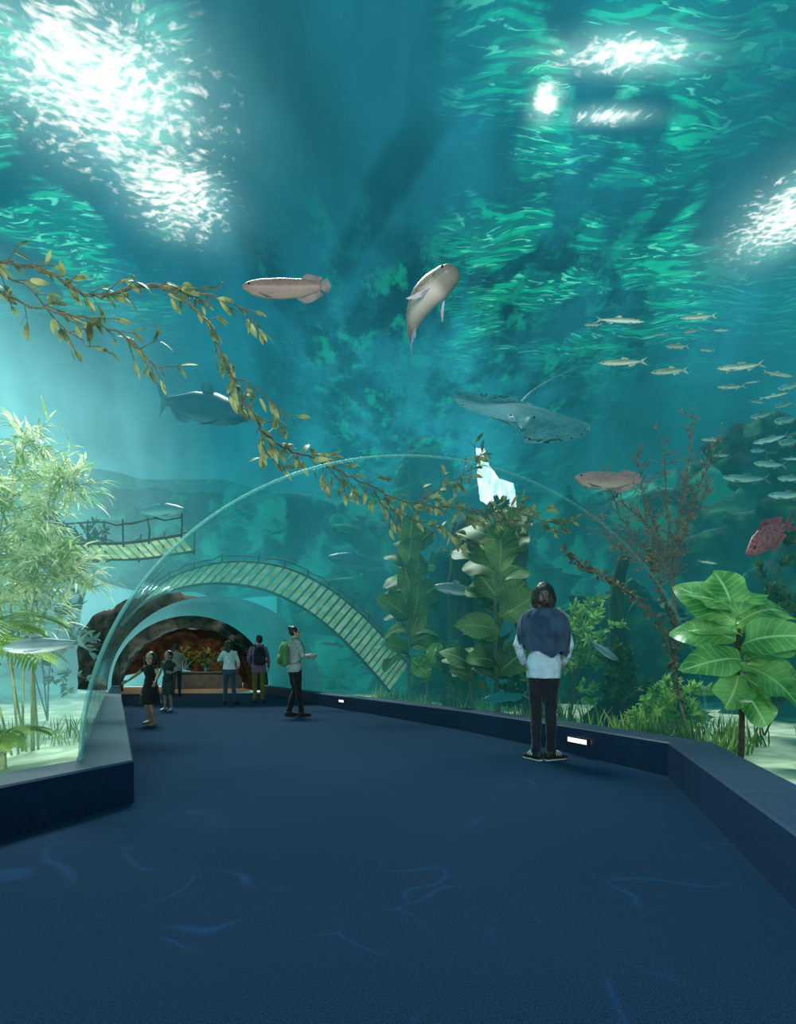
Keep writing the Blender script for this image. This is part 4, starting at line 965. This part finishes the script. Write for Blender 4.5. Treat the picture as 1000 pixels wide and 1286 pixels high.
person('person with a hair bun and green backpack walking right past the kerb', (-1.91, 10.3, 0), -1.0, 1.66,
       arms=[((-.22, .08, 1.14), (-.12, .28, 1.16), (.3, 1, .1)), ((.22, .08, 1.14), (.12, .30, 1.14), (-.3, 1, .1))],
       legs=[((-.09, .05, .48), (-.10, -.08, .09), (0, 1)), ((.09, .04, .48), (.10, .10, .085), (0, 1))],
       shirt=cloth('grey shirt', (.30, .36, .38)), pants=cloth('black trousers', (.01, .012, .016)), sleeve=1, hair='bun', wd=.95, headyaw=-.3)
person('man in mauve shirt and olive trousers facing away at the tunnel end', (-3.60, 14.4, 0), .35, 1.74,
       arms=[((-.25, .0, 1.13), (-.20, .16, .97), (.3, .8, -.2)), ((.24, -.04, 1.12), (.25, .06, .88), (0, .3, -1))],
       shirt=cloth('mauve shirt', (.22, .11, .20)), pants=cloth('olive trousers', (.16, .13, .04)), sleeve=1, hair='short', hem=.76, headyaw=.4)
person('woman in white blouse and blue jeans standing left of the man in mauve', (-4.15, 13.7, 0), .1, 1.58,
       arms=[((-.27, .0, 1.16), (-.20, .15, 1.20), (.5, .6, .4)), ((.24, .0, 1.12), (.20, .14, .98), (-.4, .9, -.2))],
       legs=[((-.10, .06, .48), (-.12, -.02, .085), (-.2, 1)), ((.10, .015, .48), (.16, .06, .085), (.3, 1))],
       shirt=cloth('white blouse', (.62, .66, .68)), pants=cloth('blue jeans', (.04, .08, .14)), sleeve=1, hair='long', hem=.93, headyaw=-.3, wd=.92)
person('girl in black dress reaching an arm toward the left glass', (-3.80, 8.55, 0), 2.75, 1.12,
       arms=[((-.28, .05, 1.20), (-.36, .20, 1.04), (-.4, .6, -.5)), ((.34, .05, 1.22), (.52, .16, 1.06), (.9, .3, -.4))],
       legs=[((-.10, .07, .47), (-.11, -.02, .085), (-.1, 1)), ((.11, .0, .47), (.17, -.16, .12), (.2, 1))],
       dress=cloth('black dress', (.012, .012, .014)), sleeve=.4, hs=1.28, hair='bob', wd=.88, hem=.86, vox=.006, shoe=(.3, .2, .12), sole=(.2, .13, .08), headyaw=.35)
person('child in dark tee and shorts standing behind the girl in the black dress', (-4.78, 11.6, 0), 3.0, 1.24,
       arms=[((-.25, .0, 1.15), (-.22, .18, 1.10), (.6, .7, .2)), ((.25, -.02, 1.13), (.29, .08, .92), (.1, .4, -1))],
       legs=[((-.09, .05, .47), (-.10, .0, .085), (-.3, 1)), ((.10, .02, .47), (.14, -.06, .085), (.3, 1))],
       shirt=cloth('dark tee', (.04, .038, .038)), pants=cloth('grey shorts', (.05, .065, .07)), pantz=.5, sleeve=.4, hs=1.22, hair='short', wd=.88, hem=.82, shoe=(.3, .32, .34), headyaw=-.3)
person('person in pale top farthest away at the mouth of the cave', (-7.0, 17.6, 0), .4, 1.66,
       arms=[((-.25, .05, 1.18), (-.16, .2, 1.32), (.3, .5, .8)), ((.25, .05, 1.18), (.16, .2, 1.30), (-.3, .5, .8))],
       shirt=cloth('pale pink top', (.42, .28, .24)), pants=cloth('dark trousers', (.03, .035, .04)), sleeve=.4, hair='short')
def backpack(label, ploc, rz, H, c, c2):
    s = H/1.7; off = Matrix.Rotation(rz, 3, 'Z') @ Vector((0, -.13, 0))*s
    e = empty('backpack', (ploc[0]+off.x, ploc[1]+off.y, .95*s), rz); tag(e, label, 'backpack')
    bmt = cloth('pack', c); pmt = cloth('pack pocket', c2)
    bm = bmesh.new(); loft(bm, [(0, -.08, .02), (0, -.09, .12), (0, -.09, .28), (0, -.08, .38), (0, -.06, .44)], [(.13, .07), (.155, .085), (.15, .085), (.135, .075), (.09, .05)], seg=20)
    bm.transform(Matrix.Scale(s, 4)); solid('bag', bm, bmt, e, .01, 2, .015)
    bm = bmesh.new(); loft(bm, [(0, -.165, .05), (0, -.175, .13), (0, -.165, .22)], [(.1, .03), (.11, .035), (.1, .025)], seg=16); bm.transform(Matrix.Scale(s, 4)); obj('pocket', bm, pmt, e)
    for q in (-1, 1):
        bm = bmesh.new(); pa_ = smoothpath([(q*.09, -.03, .42), (q*.10, .06, .52), (q*.11, .17, .51), (q*.12, .255, .38), (q*.15, .255, .22), (q*.185, .13, .08), (q*.12, -.02, .05)], 5)
        loft(bm, pa_, [(.022, .006)]*len(pa_), side=(1, 0, 0), seg=8); bm.transform(Matrix.Scale(s, 4)); obj('strap', bm, pmt, e)
    bm = bmesh.new(); pa_ = smoothpath([(-.03, -.06, .44), (-.02, -.06, .49), (.02, -.06, .49), (.03, -.06, .44)], 4); loft(bm, pa_, [.007]*len(pa_), side=(0, 1, 0), seg=6); obj('handle', bm, pmt, e)
backpack('green backpack worn by the person with the hair bun', (-1.91, 10.3), -1.0, 1.66, (.06, .20, .08), (.04, .13, .055))
backpack('black backpack worn by the man in the mauve shirt', (-3.60, 14.4), .35, 1.74, (.012, .014, .02), (.02, .022, .03))
